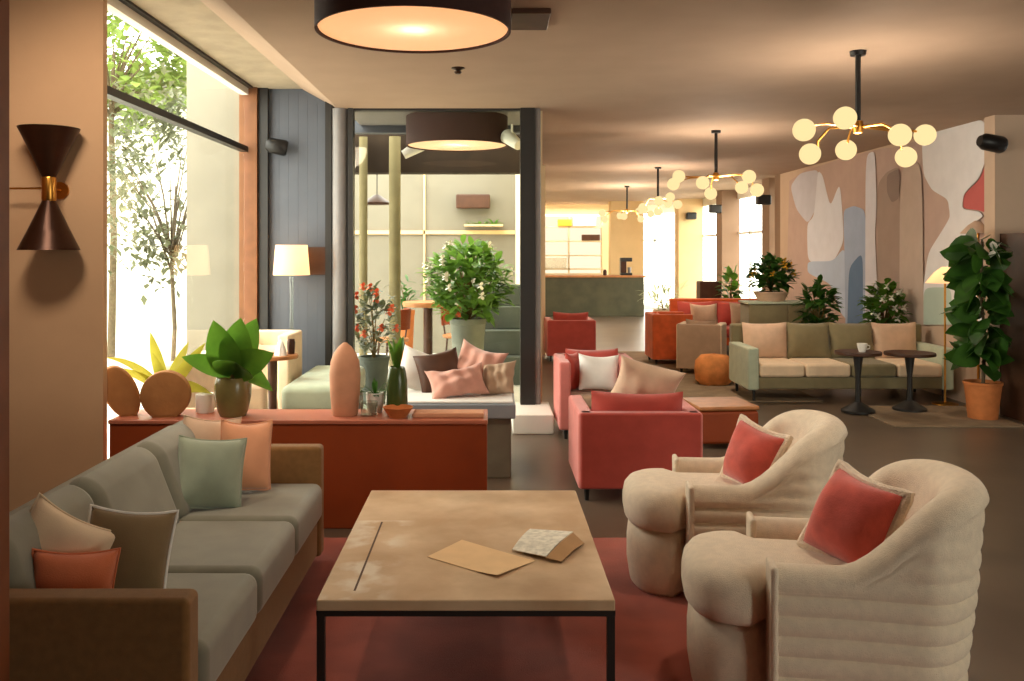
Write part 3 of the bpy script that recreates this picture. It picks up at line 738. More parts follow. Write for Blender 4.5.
# console & things on it ------------------------------------------------------
co = thing('console', 'long low terracotta console standing behind the sofa', 'console', (0, 0, 0))
cx0, cx1, cz = -2.2, -.017, .63
B().box(cx0, cx1, 5.2, 5.55, 0, cz - .025, .006).obj('body', 'terracotta', co)
B().box(cx0 - .005, cx1 + .003, 5.19, 5.56, cz - .025, cz, .006).obj('top', 'terratop', co)
f = B(); f.lathe([(0, 0), (.072, 0), (.078, .01), (.088, .14), (.092, .24), (.084, .32), (.066, .37), (.040, .405), (.012, .43), (0, .432)], (X(345, 5.36), 5.36, cz), 36)
tag(f.obj('bullet_vase', 'bulletclay'), 'tall pointed pink clay vase on the terracotta console', 'vase')
def disc(name, label, px, r, tall, lean, yaw, Y):
    root = thing(name, label, 'ornament', (X(px, Y), Y, cz), math.radians(yaw))
    q = B(); n = 40; t = .05; bm = bmesh.new()
    rings = []
    for yy, sc_ in ((-t, .90), (-t * .85, .975), (-t * .5, 1), (t * .5, 1), (t * .85, .975), (t, .90)):
        ring = []
        for i in range(n):
            a = 2 * PI * i / n; x = r * math.cos(a) * sc_; z = tall / 2 * math.sin(a) * sc_
            if z < 0: x *= 1 - .10 * (z / (tall / 2)) ** 2
            zz = max(z, -tall / 2 * .86)
            ring.append(bm.verts.new((x + lean * (zz + tall * .43), yy, zz + tall * .43)))
        rings.append(ring)
    for a, d in zip(rings, rings[1:]):
        for k in range(n): bm.faces.new((a[k], a[(k + 1) % n], d[(k + 1) % n], d[k]))
    bm.faces.new(rings[0][::-1]); bm.faces.new(rings[-1]); bmesh.ops.recalc_face_normals(bm, faces=bm.faces[:])
    q.add(bm); q.obj('disc', 'clay', root); B().box(-r * .5, r * .5, -t, t, 0, .02, .006).obj('foot', 'clay', root)
    return root
disc('disc_vase', 'round brown clay disc vase on the console', 166, .142, .29, .0, 10, 5.32)
disc('tongue_vase', 'narrow tongue shaped brown clay vase beside the round disc', 128, .10, .32, -.28, 24, 5.36)
# yellow-leaf plant behind the disc
rt = thing('leafy_plant', 'yellow green plant with long arching leaves behind the disc vase', 'plant', (X(166, 5.47), 5.475, cz))
pot_parts(rt, 'whitefabric', .062, .12, .8)
f = bmesh.new(); zt = .13
for d, L, w, dr in [((-.25, 0, 1), .40, .075, .02), ((.55, 0, .8), .40, .075, .1), ((-.8, -.1, .75), .40, .05, .45), ((-.75, 0, .9), .46, .05, .5), ((.75, -.2, .5), .34, .09, .7), ((-.1, -.3, .9), .3, .06, .3), ((.2, .4, .9), .36, .07, .2)]:
    leaf(f, (0, 0, zt - .03), d, L, w, dr, .25, 8, .85, Vector((.2, -1, .35)))
q = B(); q.bm.free(); q.bm = f; q.obj('foliage', 'leaf_yellow', rt)
# big-leaf plant in an olive vase
rt = thing('vase_plant', 'broad leaved green plant in an olive glazed vase on the console', 'plant', (X(233, 5.34), 5.34, cz))
B().lathe([(0, 0), (.075, 0), (.088, .03), (.104, .11), (.108, .18), (.10, .22), (.095, .23), (.088, .23), (.09, .2), (0, .19)], seg=32).obj('vase', 'greenglass', rt)
f = bmesh.new(); st = B()
for d, L, w, dr, z in [((-.25, -.2, 1), .36, .20, .05, .24), ((.15, -.1, 1), .34, .20, .1, .26), ((.7, -.2, .75), .30, .18, .45, .25), ((-.85, -.2, .6), .30, .12, .3, .25), ((.45, -.5, .6), .26, .17, .8, .24), ((.8, .1, .15), .26, .14, 1.1, .26), ((-.45, .3, .9), .3, .15, .3, .26), ((-.1, -.6, .8), .24, .15, .6, .25), ((.35, .1, 1), .34, .18, .15, .27)]:
    st.tube([(0, 0, .18), (d[0] * .02, d[1] * .02, z)], .006, 6)
    leaf(f, (d[0] * .02, d[1] * .02, z - .01), d, L, w, dr, .25, 8, .8, Vector((d[0] * .6, -1, .5)))
q = B(); q.bm.free(); q.bm = f; q.obj('foliage', 'leaf_mid', rt); st.obj('stem', 'branch', rt)
f = B(); f.lathe([(0, 0), (.05, 0), (.055, .01), (.055, .11), (.05, .115), (.045, .11), (.045, .02), (0, .015)], (X(205, 5.45), 5.45, cz), 28)
tag(f.obj('white_pot', 'white'), 'small white ceramic pot beside the olive vase on the console', 'pot')
# tumbler with dark spiky plant
f = B(); f.lathe([(0, 0), (.048, 0), (.05, .004), (.054, .085), (.05, .085), (.046, .01), (0, .008)], (X(369, 5.33), 5.33, cz), 28)
tag(f.obj('tumbler', 'tumbler'), 'short clear glass tumbler next to the pointed vase', 'glass')
rt = thing('spiky_plant', 'small dark spiky plant in a white cup behind the tumbler', 'plant', (X(375, 5.45), 5.45, cz))
B().lathe([(0, 0), (.04, 0), (.05, .03), (.055, .12), (.05, .12), (.045, .04), (0, .035)], seg=24).obj('cup', 'white', rt)
f = bmesh.new(); rnd = random.Random(5)
for k in range(16): leaf(f, (0, 0, .10), rdir(rnd, .1, .9), .13, .022, .2, .3, 4)
q = B(); q.bm.free(); q.bm = f; q.obj('foliage', 'leaf_dark', rt)
rt = thing('green_bottle_plant', 'tall dark green glazed vase with blade leaves on the console', 'plant', (X(397, 5.42), 5.42, cz))
B().lathe([(0, 0), (.055, 0), (.065, .03), (.062, .2), (.05, .27), (.045, .28), (.04, .27), (0, .25)], seg=28).obj('vase', 'bottle', rt)
f = bmesh.new()
for k in range(14): leaf(f, (0, 0, .24), Vector((rnd.uniform(-.3, .3), rnd.uniform(-.3, .3), 1)), rnd.uniform(.14, .24), .045, .1, .3, 5)
q = B(); q.bm.free(); q.bm = f; q.obj('foliage', 'leaf_mid', rt)
f = B(); f.lathe([(0, 0), (.05, 0), (.055, .01), (.085, .055), (.09, .062), (.083, .062), (.05, .02), (0, .015)], (X(398, 5.28), 5.28, cz), 32)
tag(f.obj('bowl', 'pot'), 'small terracotta bowl in front of the green vase', 'bowl')
f = B(); f.box(X(413, 5.3), X(484, 5.3), 5.25, 5.38, cz, cz + .03, .008)
tag(f.obj('tray', 'bulletclay'), 'flat blush clay tray on the open end of the console', 'tray')

# bench with pink throw ----------------------------------------------------------
be = thing('bench', 'stone bench with a grey blue slab top by the glass partition', 'bench', (0, 0, 0))
B().box(-.60, .15, 6.36, 7.1, 0, .43, .01).obj('base', 'plinth', be); B().box(-.65, .18, 6.3, 7.14, .43, .535, .012).obj('slab', 'slab', be)
f = B(); f.box(-.63, .165, 6.32, 7.12, .535, .552, .008); f.obj('seat_pad', 'whitefabric', be)
BG = 'cushions heaped on the stone bench'
pillow('cushion', 'crumpled dusty pink cushion standing at the back of the bench heap', 'cushion', 'pinkthrow', .40, .38, .17, (-.10, 6.82, .715), rot(-18, -22, 16), BG, None, 0, 31, crumple=.022)
pillow('cushion', 'dusty pink cushion lying low at the front of the bench heap', 'cushion', 'pinkthrow', .44, .26, .15, (-.24, 6.55, .655), rot(10, -40, -8), BG, None, 0, 32, crumple=.022)
pillow('cushion', 'white rounded cushion at the tall end of the bench heap', 'cushion', 'whitefabric', .30, .32, .15, (-.55, 6.86, .70), rot(24, -14, 20), BG, None, 0, 33)
pillow('cushion', 'dark brown cushion between the white and pink ones on the bench', 'cushion', 'darkwood', .34, .32, .13, (-.38, 6.78, .70), rot(8, -20, -12), BG, None, 0, 34)
pillow('cushion', 'brown pink cushion at the open end of the bench heap', 'cushion', 'tanwool', .28, .26, .13, (.06, 6.62, .67), rot(-30, -24, -10), BG, None, 0, 35, crumple=.022)

# red club chairs ----------------------------------------------------------------
def club(name, label, loc, rz, w, d, h, m, mside, mseat, group=None, seat_h=.38, backh=None):
    root = thing(name, label, 'armchair', loc, rz, group); t = .1
    B().box(-w / 2 + t, w / 2 - t, -d / 2 + .02, d / 2 - t, .09, .26, .015).obj('base', m, root)
    B().box(-w / 2 + t * .98, w / 2 - t * .98, -d / 2, d / 2 - t, .26, seat_h, .04, 4).obj('seat_cushion', mseat, root)
    for s in (-1, 1):
        B().box(min(s * w / 2, s * (w / 2 - t)), max(s * w / 2, s * (w / 2 - t)), -d / 2 + .01, d / 2 - .005, .08, h - .0, .02, 4).obj('arm', mside, root)
    B().box(-w / 2 + .01, w / 2 - .01, d / 2 - t, d / 2, .08, h, .018, 4).obj('backrest', m, root)
    bb, _ = pillow_bm(w - 2 * t, (backh or .36), .17, 14, pinch=.01, seed=3); q = B(); q.add(bb)
    q.obj('back_cushion', m, root, (0, d / 2 - t - .075, seat_h + (backh or .36) / 2 - .02), (math.radians(-10), 0, 0), 80)
    for sx in (-1, 1):
        for sy in (-1, 1): B().lathe([(0, 0), (.014, 0), (.02, .085), (0, .085)], (sx * (w / 2 - .06), sy * (d / 2 - .06), 0), 10).obj('leg', 'black', root)
    return root
RG = 'red lounge chairs along the glass'
club('club_chair', 'red low club chair with its back turned, behind the coffee table', (.965, 6.13, 0), PI, .80, .76, .57, 'redwool', 'pinkwool', 'redwool', RG, backh=.33)
pillow('cushion', 'blush tan cushion propped up in the closest red club chair', 'cushion', 'blush', .46, .40, .19, (1.09, 6.30, .66), rot(-14, 24, 18), None, None, 0, 41, crumple=.008)
club('club_chair', 'red framed chair with tan seat holding a white cushion', (.93, 8.02, 0), 0, .68, .74, .66, 'redwool', 'pinkwool', 'tanwool', RG)
pillow('cushion', 'white cushion on the tan seat of the red framed chair', 'cushion', 'whitefabric', .36, .32, .14, (.95, 7.86, .55), rot(6, -18, 3), None, None, 0, 42)
pillow('cushion', 'narrow red cushion beside the white one on the tan seat', 'cushion', 'redwool', .2, .34, .1, (.75, 7.98, .55), rot(40, -12, 0), None, None, 0, 43)
club('club_chair', 'furthest red club chair, set with its back turned before the bar', (1.19, 13.5, 0), PI, .72, .74, .60, 'redwool', 'pinkwool', 'orangewool', RG, backh=.36)
f = thing('leather_ottoman', 'brown orange leather ottoman cube beside the red club chair', 'ottoman', (1.92, 7.55, 0), .1)
B().box(-.25, .25, -.25, .25, .04, .31, .03, 4).obj('body', 'terracotta', f); B().box(-.255, .255, -.255, .255, .31, .345, .015, 3).obj('top', 'oakwood', f)

# far group ----------------------------------------------------------------------
def sofa2(name, label, loc, rz, w, d, h, m, mside, backs, seats, group=None):
    root = thing(name, label, 'sofa', loc, rz, group); t = .12
    B().box(-w / 2 + .02, w / 2 - .02, -d / 2 + .03, d / 2, .14, .27, .02).obj('base', m, root)
    B().box(-w / 2 + .01, w / 2 - .01, d / 2 - t, d / 2, .14, h, .025, 4).obj('backrest', m, root)
    for s in (-1, 1): B().box(min(s * w / 2, s * (w / 2 - t)), max(s * w / 2, s * (w / 2 - t)), -d / 2 + .01, d / 2 - .02, .13, .58, .025, 4).obj('arm', mside, root)
    W = w - 2 * t
    for i, sm in enumerate(seats):
        a = -W / 2 + W * i / len(seats); b_ = a + W / len(seats)
        B().box(a + .004, b_ - .004, -d / 2, d / 2 - t, .27, .41, .035, 4).obj('seat_cushion', sm, root)
    for i, bm_ in enumerate(backs):
        a = -W / 2 + W * i / len(backs); b_ = a + W / len(backs)
        bb, _ = pillow_bm(W / len(backs) * 1.02, .42, .17, 12, pinch=.015, seed=i); q = B(); q.add(bb)
        q.obj('back_cushion', bm_, root, ((a + b_) / 2, d / 2 - t - .08, .60), (math.radians(-10), 0, 0), 80)
    for sx in (-1, 1):
        for sy in (-1, 1): B().lathe([(0, 0), (.014, 0), (.02, .14), (0, .14)], (sx * (w / 2 - .08), sy * (d / 2 - .08), 0), 10).obj('leg', 'black', root)
    return root
sofa2('sofa', 'sage green sofa with pale seat cushions before the mural', (3.835, 9.95, 0), 0, 2.19, .82, .78, 'sagesofa', 'sagepale', ['blush', 'sagesofa', 'sagesofa', 'blush'], ['creamcushion', 'creamcushion', 'sagesofa', 'creamcushion'])
sofa2('sofa', 'orange red sofa with grey cushions in the far seating group', (3.68, 14.4, 0), 0, 1.5, .8, .84, 'orangewool', 'orangewool', ['redwool', 'redwool'], ['redwool', 'redwool'])
pillow('cushion', 'light grey cushion on the orange red sofa', 'cushion', 'blush', .44, .40, .15, (3.35, 14.08, .60), rot(4, -16, 0), None, None, 0, 51)
pillow('cushion', 'taupe cushion on the orange red sofa next to the sage arm', 'cushion', 'tanwool', .44, .42, .15, (3.98, 14.08, .61), rot(-4, -16, 0), None, None, 0, 52)
club('club_chair', 'orange club chair facing the far seating group from the bar side', (2.58, 13.0, 0), PI / 2, .66, .58, .72, 'orangewool', 'orangewool', 'orangewool')
club('club_chair', 'pale grey upholstered chair behind the orange pouf', (2.80, 11.9, 0), PI * .88, .58, .56, .66, 'tanwool', 'creamcushion', 'blush')
f = thing('pouf', 'orange tan round pouf on the grey rug beside the sage sofa', 'pouf', (2.70, 10.85, .012))
B().lathe([(0, 0), (.17, 0), (.22, .05), (.235, .16), (.22, .28), (.16, .345), (.05, .36), (0, .358)], seg=28).obj('body', 'poufwool', f); B().lathe([(0, .356), (.03, .364), (.0, .372)], seg=14).obj('button', 'pot', f)
def table_round(label, loc, r, h, group):
    root = thing('side_table', label, 'side table', loc, 0, group)
    B().lathe([(0, h - .03), (r, h - .03), (r + .004, h - .015), (r, h), (0, h)], seg=36).obj('table_top', 'darkwood', root)
    B().lathe([(0, h - .03), (.05, h - .035), (.025, h * .6), (.03, .1), (.16, .02), (.16, 0), (0, 0)], seg=24).obj('pedestal', 'darkframe', root)
    return root
table_round('dark round pedestal table with a white cup by the sage sofa', (3.66, 8.95, .012), .22, .60, 'dark pedestal tables')
table_round('dark round pedestal table without a cup by the sage sofa', (4.22, 9.05, .012), .24, .58, 'dark pedestal tables')
f = thing('cup', 'small white cup on the dark pedestal table', 'cup', (3.68, 8.9, .612))
B().lathe([(0, 0), (.03, 0), (.045, .05), (.05, .085), (.046, .085), (.03, .01), (0, .01)], seg=20).obj('bowl', 'white', f)
B().tube([(.045, 0, .07), (.075, 0, .06), (.075, 0, .035), (.04, 0, .025)], .006, 6).obj('handle', 'white', f)

# plants at the mural
cab = thing('plant_cabinet', 'low sage cabinet carrying a plant behind the sage sofa', 'cabinet', (0, 0, 0))
B().box(3.28, 4.25, 11.4, 11.8, .08, .94, .01).obj('body', 'sagesofa', cab); B().box(3.26, 4.27, 11.38, 11.82, .94, .97, .006).obj('top', 'sagepale', cab); B().box(3.32, 4.21, 11.44, 11.76, 0, .08).obj('plinth', 'black', cab)
for a in (3.29, 3.775): dr_ = B().box(a, a + .47, 11.385, 11.402, .1, .92, .004).obj('door', 'sagesofa', cab); B().box(a + .22, a + .25, 11.365, 11.385, .45, .6, .004).obj('handle', 'brass', dr_)
bushy('bowl_plant', 'bushy green plant in a wide blush bowl on the sage cabinet', (X(771, 11.6), 11.6, .97), 'leaf_dark', .30, .46, 190, .17, .10, 'blush', .22, .12, 61, 8, 'yellowbox')
bushy('potted_shrub', 'narrow dark green shrub in a blush pot behind the sage sofa', (X(819, 10.85), 10.85, 0), 'leaf_dark', .22, .72, 210, .16, .09, 'blush', .2, .62, 62)
bushy('potted_shrub', 'wide green shrub with white flowers behind the sage sofa', (X(894, 10.75) - .12, 10.75, 0), 'leaf_mid', .24, .74, 230, .16, .09, 'blush', .2, .60, 63, 12)
bushy('small_plant', 'round pale green plant past the orange red sofa', (X(731, 15.6), 15.6, 0), 'leaf_mid', .16, .62, 50, .22, .14, 'darkwood', .2, .75, 64)
bushy('palm_plant', 'pale feathery plant by the bright far windows', (X(664, 17.2), 17.2, 0), 'leaf_pale', .38, .55, 90, .3, .035, 'blush', .2, .5, 65)
tag(B().box(X(700, 15.9), X(722, 15.9), 15.9, 16.2, 0, 1.08, .02).obj('dark_planter', 'darkwood'), 'tall dark brown planter box past the orange red sofa', 'planter')
# fiddle leaf fig
rt = thing('fiddle_leaf_fig', 'large fiddle leaf fig in a terracotta pot by the mural end', 'plant', (4.72, 8.62, 0))
pot_parts(rt, 'pot', .165, .36, .78)
f = bmesh.new(); st = B(); rnd = random.Random(70)
st.tube([(0, 0, .3), (.02, 0, .8), (-.02, 0, 1.2), (.0, 0, 1.7)], [.018, .016, .012, .008], 8)
for k in range(110):
    z = .50 + 1.22 * k / 109; a = k * 2.4 + rnd.uniform(-.4, .4)
    L = rnd.uniform(.24, .34)
    d = Vector((math.cos(a) * .9 - .04, math.sin(a), rnd.uniform(-.9, .75)))
    if d.x > .4: L *= .7
    q0 = Vector((d.x * .05, d.y * .10, z)); uu = (Vector((d.x, d.y, 0)) * .9 + rdir(rnd, 0, 1) * .8).normalized()
    leaf(f, q0, d, L, L * .72, rnd.uniform(.0, .5), .16, 6, .75, uu)
q = B(); q.bm.free(); q.bm = f; q.obj('foliage', 'leaf_dark', rt); st.obj('trunk', 'bark', rt)
f = bmesh.new()
for k in range(7): leaf(f, (.0, -.2, 1.62), Vector((math.cos(k), -.4, math.sin(k))), .10, .07, .1, .1, 3)
q = B(); q.bm.free(); q.bm = f; q.obj('flower', 'petal', rt)
# cone lamps by the mural
def conelamp(name, label, px, py, Y, r, h, m, group=None):
    z = Z(py, Y); root = thing(name, label, 'floor lamp', (X(px, Y), Y, 0), 0, group)
    B().lathe([(r, z - h / 2), (r * .55, z + h * .15), (.03, z + h / 2), (.026, z + h / 2), (r * .5, z + h * .1), (r - .004, z - h / 2), (r, z - h / 2)], seg=36).obj('shade', m, root)
    B().tube([(0, 0, .02), (0, 0, z + h * .4)], .011, 10).obj('pole', 'brass', root)
    B().lathe([(0, 0), (.13, 0), (.13, .015), (.02, .03), (0, .03)], seg=28).obj('base', 'brass', root)
    return root
conelamp('floor_lamp', 'floor lamp with a lit orange cone shade beside the fig', 945, 275, 9.45, .19, .17, 'shadelit')
conelamp('floor_lamp', 'floor lamp with a grey cone shade above the fig leaves', 978, 227, 9.25, .17, .13, 'blush')
# shelf at the far side
sh = thing('bookcase', 'dark brown open bookcase past the end of the mural', 'bookcase', (5.02, 8.55, 0))
f = B(); f.box(0, .03, -.16, .3, 0, 1.78); f.box(.8, .83, -.16, .3, 0, 1.78); f.box(.0, .83, .29, .31, 0, 1.78); f.obj('frame', 'darkwood', sh)
for z in (.04, .42, .82, 1.25, 1.76): B().box(.03, .8, -.16, .29, z - .02, z + .02).obj('shelf', 'darkwood', sh)
# wall speakers
def speaker(label, loc, rz, r, L, group=None):
    root = thing('wall_speaker', label, 'speaker', loc, rz, group)
    M_ = Matrix.Rotation(math.radians(100), 4, 'Y')
    f = B(); f.lathe([(0, -L / 2), (r * .6, -L / 2), (r * .95, -L * .3), (r, L * .4), (r * .85, L / 2), (0, L * .48)], (0, 0, 0), 24, M_); f.obj('body', 'black', root)
    B().tube([(0, 0, 0), (0, .1, .03)], .015, 8).obj('bracket', 'greypost', root)
    return root
KG = 'black speakers fixed to the walls'
speaker('black speaker fixed at the end of the mural wall', (4.88, 8.76, Z(143, 8.76)), .1, .085, .25, KG)
speaker('black speaker beside the tall window on the slate wall', (X(273, 8.3), 8.44, Z(146, 8.4)), .2, .075, .2, KG)
for (px, py, Y, lb) in [(763, 200, 16.22, 'black speaker on the brown column closest to the mural'), (715, 209, 19.5, 'black speaker on the middle brown column'), (691, 216, 22.7, 'black speaker on the tan column closest to the bar')]:
    root = thing('column_speaker', lb, 'speaker', (X(px, Y), Y, Z(py, Y)), 0, KG)
    B().box(-.13, .13, -.1, .06, -.09, .09, .03).obj('body', 'black', root); B().tube([(0, .04, 0), (.1, .1, 0)], .02, 8).obj('bracket', 'black', root)

# bar counter
bc = thing('bar_counter', 'dark green stone bar counter in front of the glowing shelves', 'bar counter', (0, 22.3, 0))
B().box(1.25, 3.82, 0, .6, 0, .97, .01).obj('front', 'stonegreen', bc); B().box(1.22, 3.86, -.06, .66, .97, 1.02, .008).obj('top', 'oakwood', bc)
f = thing('coffee_machine', 'small dark coffee machine standing on the bar counter', 'coffee machine', (X(626, 22.5), 22.5, 1.02))
B().box(-.14, .14, -.12, .14, .0, .06, .01).obj('base', 'black', f); B().box(-.14, .0, -.1, .14, .06, .42, .015).obj('body', 'bronze', f); B().box(-.14, .14, -.12, .14, .34, .44, .02).obj('head', 'black', f); B().lathe([(0, .06), (.04, .06), (.05, .2), (0, .2)], (.08, -.02, 0), 14).obj('jug', 'greypost', f)
tag(B().lathe([(0, 0), (.05, 0), (.05, .1), (.03, .14), (.0, .15)], (X(605, 22.5), 22.5, 1.02), 14).obj('jar', 'bronze'), 'small dark jar on the bar counter', 'jar')

# lamp by the slate wall & the lounge at the window ------------------------------------
lt = thing('floor_lamp', 'glass stemmed floor lamp with a lit linen shade by the slate wall', 'floor lamp', (X(291.5, 8.32), 8.32, 0))
zb, ztp = Z(275, 8.32), Z(245, 8.32)
B().lathe([(.168, zb), (.145, ztp), (.142, ztp), (.165, zb), (.168, zb)], seg=36).obj('lamp_shade', 'shadelit', lt)
B().tube([(0, 0, .02), (0, 0, ztp - .03)], .02, 12).obj('stem', 'tumbler', lt); B().lathe([(0, 0), (.13, 0), (.13, .02), (.03, .04), (0, .04)], seg=28).obj('base', 'brass', lt)
tag(B().box(X(300, 8.5), X(326, 8.5), 8.50, 8.548, Z(275, 8.5), Z(247, 8.5), .006).obj('wall_plaque', 'darkwood'), 'dark wooden plaque on the slate wall behind the lamp', 'plaque')
club('lounge_chair', 'cream lounge chair at the corner by the slate wall', (-1.96, 7.84, 0), 0, .54, .56, .90, 'creamcushion', 'creamcushion', 'creamcushion', backh=.44)
ws = thing('window_sofa', 'pale cream sofa standing along the tall window', 'sofa', (-1.98, 6.32, 0))
B().box(-.2, .28, -.5, .5, .08, .26, .02).obj('base', 'creamcushion', ws); B().box(-.22, -.06, -.5, .5, .08, .86, .06, 5).obj('backrest', 'creamcushion', ws)
for k in range(2): B().box(-.06, .30, -.49 + k * .495, -.01 + k * .495, .26, .42, .045, 4).obj('seat_cushion', 'whitefabric', ws)
for s in (-1, 1): B().box(-.2, .28, min(s * .5, s * .6), max(s * .5, s * .6), .08, .60, .045, 5).obj('arm', 'creamcushion', ws)
dt = thing('daybed', 'cream upholstered daybed block behind the console', 'daybed', (-1.36, 7.5, 0))
B().box(-.22, .22, -.62, .62, .05, .36, .02).obj('base', 'darkwood', dt); B().box(-.24, .24, -.65, .65, .36, .58, .06, 4).obj('mattress', 'sagepale', dt)
lt2 = thing('low_table', 'round oak table between the cream daybed and the white oval table', 'table', (-1.74, 7.2, .08), 0)
B().lathe([(0, .67), (.20, .67), (.205, .685), (.20, .70), (0, .70)], seg=32).obj('table_top', 'oakwood', lt2); B().lathe([(0, .67), (.04, .66), (.03, .1), (.09, -.06), (.09, -.08), (0, -.08)], seg=20).obj('pedestal', 'darkwood', lt2)
b = B(); b.lathe([(0, 0), (.05, 0), (.045, .04), (.022, .10), (0, .135)], (-1.66, 7.14, .78), 8); tag(b.obj('napkin', 'whitefabric'), 'folded white napkin cone on the oak low table', 'napkin')
b = B(); b.lathe([(0, 0), (.028, 0), (.034, .09), (.028, .12), (.022, .12), (.024, .02), (0, .02)], (-1.60, 7.24, .78), 16); tag(b.obj('brown_glass', 'bronze'), 'small brown glass beside the napkin on the oak table', 'glass')
wt = thing('white_table', 'white oval table behind the olive vase', 'table', (-2.06, 7.16, 0))
B().lathe([(0, .60), (.20, .60), (.21, .62), (.20, .64), (0, .64)], seg=36, sy=.8).obj('table_top', 'white', wt); B().lathe([(0, .6), (.05, .59), (.04, .06), (.10, .01), (.10, 0), (0, 0)], seg=20).obj('pedestal', 'white', wt)
for i, (px, lb) in enumerate([(250, 'white saucer nearest the olive vase on the oval table'), (262, 'pale folded cloth on the white oval table')]):
    b = B()
    if i == 0: b.lathe([(0, 0), (.05, 0), (.085, .014), (.08, .016), (0, .006)], (-2.14, 7.1, .64), 24); tag(b.obj('saucer', 'white'), lb, 'saucer')
    else: b.box(-2.05, -1.95, 7.14, 7.26, .64, .665, .01); tag(b.obj('cloth', 'creamcushion'), lb, 'cloth')

# courtyard behind the glass --------------------------------------------------------
bushy('flowering_shrub', 'bushy green shrub with white flowers behind the glass partition', (X(468, 10.3), 10.3, 0), 'leaf_fresh', .56, 1.0, 700, .18, .09, 'stonegrey', .2, .84, 81, 14)
bushy('red_flower_bush', 'coral flowered bush behind the glass partition near the grey post', (X(374, 9.5), 9.5, 0), 'leaf_sage', .27, .85, 150, .13, .07, 'darkstone', .16, .5, 82, 16, 'redpetal')
bushy('cactus_plant', 'small dark upright plant behind the courtyard post', (X(405, 12.4), 12.4, 0), 'leaf_dark', .13, .55, 60, .16, .05, 'pot', .13, .8, 83)
st_ = thing('stone_steps', 'stacked grey stone steps behind the glass partition', 'steps', (0, 0, 0))
for k, (z0, z1, ya) in enumerate([(0, .34, 10.8), (.34, .64, 11.0), (.64, .92, 11.2), (.92, 1.18, 11.4)]):
    B().box(-.30 - .03 * k, .39, ya, 11.8, z0, z1, .012).obj('step', 'darkstone', st_)
tb = thing('patio_table', 'brown round patio table behind the glass partition', 'table', (X(428, 11.6), 11.6, 0))
B().lathe([(0, .90), (.32, .90), (.33, .93), (.32, .96), (0, .96)], seg=32).obj('table_top', 'oakwood', tb); B().lathe([(0, .9), (.06, .88), (.06, .1), (.2, .02), (.2, 0), (0, 0)], seg=20).obj('pedestal', 'darkwood', tb)
def patio(label, loc, rz, group):
    root = thing('patio_chair', label, 'chair', loc, rz, group)
    B().lathe([(0, .44), (.22, .44), (.23, .46), (.22, .48), (0, .48)], seg=28).obj('seat', 'oakwood', root)
    f = bmesh.new(); rings = []
    for i in range(17):
        a = math.radians(20 + 140 * i / 16); rings.append([f.verts.new((r_ * math.cos(a), r_ * math.sin(a), z)) for r_, z in ((.24, .60), (.255, .86), (.225, .86), (.21, .60))])
    for a, d in zip(rings, rings[1:]):
        for k in range(4): f.faces.new((a[k], a[(k + 1) % 4], d[(k + 1) % 4], d[k]))
    f.faces.new(rings[0]); f.faces.new(rings[-1][::-1]); bmesh.ops.recalc_face_normals(f, faces=f.faces[:])
    q = B(); q.add(f); q.obj('backrest', 'terracotta', root)
    for a in (45, 135, 225, 315):
        x, y = .17 * math.cos(math.radians(a)), .17 * math.sin(math.radians(a)); B().tube([(x * 1.2, y * 1.2, 0), (x, y, .44)], .014, 8).obj('leg', 'darkwood', root)
    for a in (40, 140):
        x, y = .225 * math.cos(math.radians(a)), .225 * math.sin(math.radians(a)); B().tube([(x * .85, y * .85, .44), (x, y, .66)], .012, 8).obj('back_post', 'darkwood', root)
    return root
pc = patio('brown patio chair on the shrub side of the patio table', (-.42, 12.25, 0), .5, 'patio chairs')
clone(pc, 'brown patio chair on the post side of the patio table', (-1.28, 11.7, 0), -1.9, 'patio chairs')
tag(B().box(-.53, .0, 14.0, 14.16, 2.28, 2.50, .02).obj('wall_heater', 'darkwood'), 'brown wall heater box on the cream courtyard wall', 'heater')
hb = thing('hanging_basket', 'small plant shelf under the heater on the courtyard wall', 'shelf', (-.1, 14.0, 2.0))
B().box(-.3, .3, -.1, .16, 0, .03).obj('board', 'tancol', hb)
f = bmesh.new()
for k in range(36): leaf(f, (rnd.uniform(-.22, .22), rnd.uniform(-.05, .08), .03), rdir(rnd, 0, .9), .14, .05, .5, .2, 3)
q = B(); q.bm.free(); q.bm = f; q.obj('foliage', 'leaf_mid', hb)
hl = thing('basket_lamp', 'small brown dish lamp hanging from the timber beam by the post', 'lamp', (X(377, 11.0), 11.0, 2.56))
B().lathe([(0, -.30), (.17, -.38), (.175, -.36), (.03, -.26), (0, -.26)], seg=24).obj('shade', 'darkwood', hl); B().tube([(0, 0, -.27), (0, 0, 0)], .006, 6).obj('cord', 'black', hl)
def spot(label, loc, rz, group):
    root = thing('spotlight', label, 'spotlight', loc, rz, group)
    f = B(); f.lathe([(0, -.13), (.05, -.13), (.075, .1), (.06, .12), (0, .10)], (0, 0, 0), 20, Matrix.Rotation(math.radians(60), 4, 'Y')); f.obj('body', 'white', root)
    B().tube([(0, 0, 0), (0, 0, .16)], .012, 8).obj('bracket', 'white', root); return root
spot('white spotlight hanging beside the drum lamp behind the glass', (X(414, 9.9), 9.87, 2.73), 0, 'white spotlights behind the glass')
spot('white spotlight at the dark post end behind the glass', (X(512, 9.0), 9.0, 2.72), 2.2, 'white spotlights behind the glass')

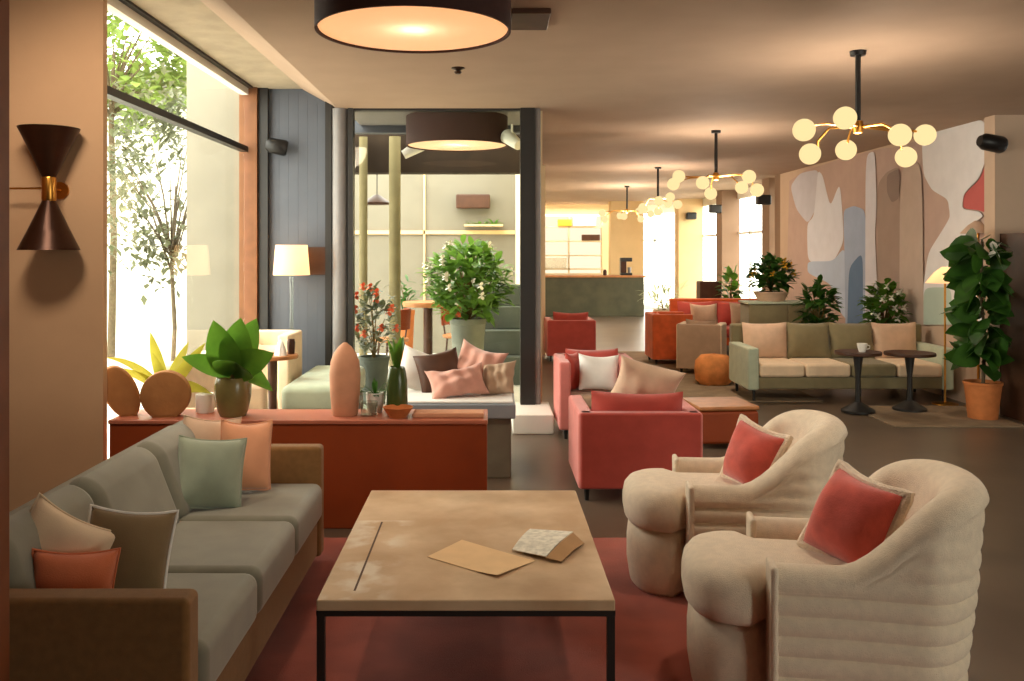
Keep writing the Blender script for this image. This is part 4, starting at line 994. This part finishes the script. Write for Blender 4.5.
# ================================================================== LIGHT & CAMERA
wd = bpy.data.worlds.new('sky'); sc.world = wd; wd.use_nodes = True
wd.node_tree.nodes['Background'].inputs[0].default_value = (1.0, .955, .88, 1)
wd.node_tree.nodes['Background'].inputs[1].default_value = 4.6
WARM = (255, 226, 190)
light('drum_bulb', 'POINT', (X(413.5, 4.85), 4.85, 2.88), .8, (255, 226, 200), .05)
light('drum_bulb', 'POINT', (X(457, 9.32), 9.32, 2.80), 1.4, (255, 226, 200), .05)
light('lamp_bulb', 'POINT', (X(291.5, 8.32), 8.32, (zb + ztp) / 2), .5, (255, 236, 212), .04)
light('lamp_bulb', 'POINT', (X(945, 9.45), 9.45, Z(278, 9.45)), .7, WARM, .03)
light('rear_fill_portal', 'AREA', ((BW0 + BW1) / 2, -1.88, 1.55), 1, (255, 255, 255), BW1 - BW0, (PI / 2, 0, 0), 2.6, True)  # portal for the added rear opening
for (px_, Y_, CHW) in ((858, cy, 26), (716, 10.0, 34), (658, 14.3, 42), (627, 18.4, 50)):
    light('chandelier_light', 'POINT', (X(px_, Y_), Y_, CE - .66), CHW, (255, 238, 216), .12)
added_downlight(-1.25, 3.6, 'added ceiling fill light above the sofa', 26, 110, (10, -14))  # added to brighten the sofa seat
added_downlight(1.35, 3.75, 'added ceiling fill light above the cream armchairs', 30, 110, (0, 0))  # added to lift the armchair tops
added_downlight(-2.12, 3.75, 'added ceiling fill light washing the pier beside the window', 95, 120, (42, 0), .3, CL)  # added wall washer that brightens the pier face
light('bar_fill', 'AREA', (2.2, 25.0, 2.85), 30, (255, 240, 216), 2.4, (0, 0, 0), .2)  # unseen area light added to brighten the bar shelves
light('window_portal', 'AREA', (XW - .12, 6.92, 1.6), 1, (255, 255, 255), 3.0, (0, -PI / 2, 0), 2.9, True)

cam = bpy.data.cameras.new('camera'); co_ = bpy.data.objects.new('camera', cam); COL.objects.link(co_)
co_.location = (0, 0, CH); co_.rotation_euler = (PI / 2, 0, 0)
cam.sensor_width = 36; cam.lens = F / 1024 * 36
cam.shift_x = (512 - VX) / 1024; cam.shift_y = -(340.5 - VY) / 1024
cam.clip_end = 200
sc.camera = co_
sc.view_settings.view_transform = 'Standard'; sc.view_settings.look = 'None'
sc.view_settings.gamma = 1; sc.view_settings.use_curve_mapping = False
sc.view_settings.exposure = 1.15
sc.cycles.max_bounces = 10; sc.cycles.diffuse_bounces = 6; sc.cycles.transparent_max_bounces = 12
sc.cycles.use_denoising = True; sc.cycles.sample_clamp_indirect = 6
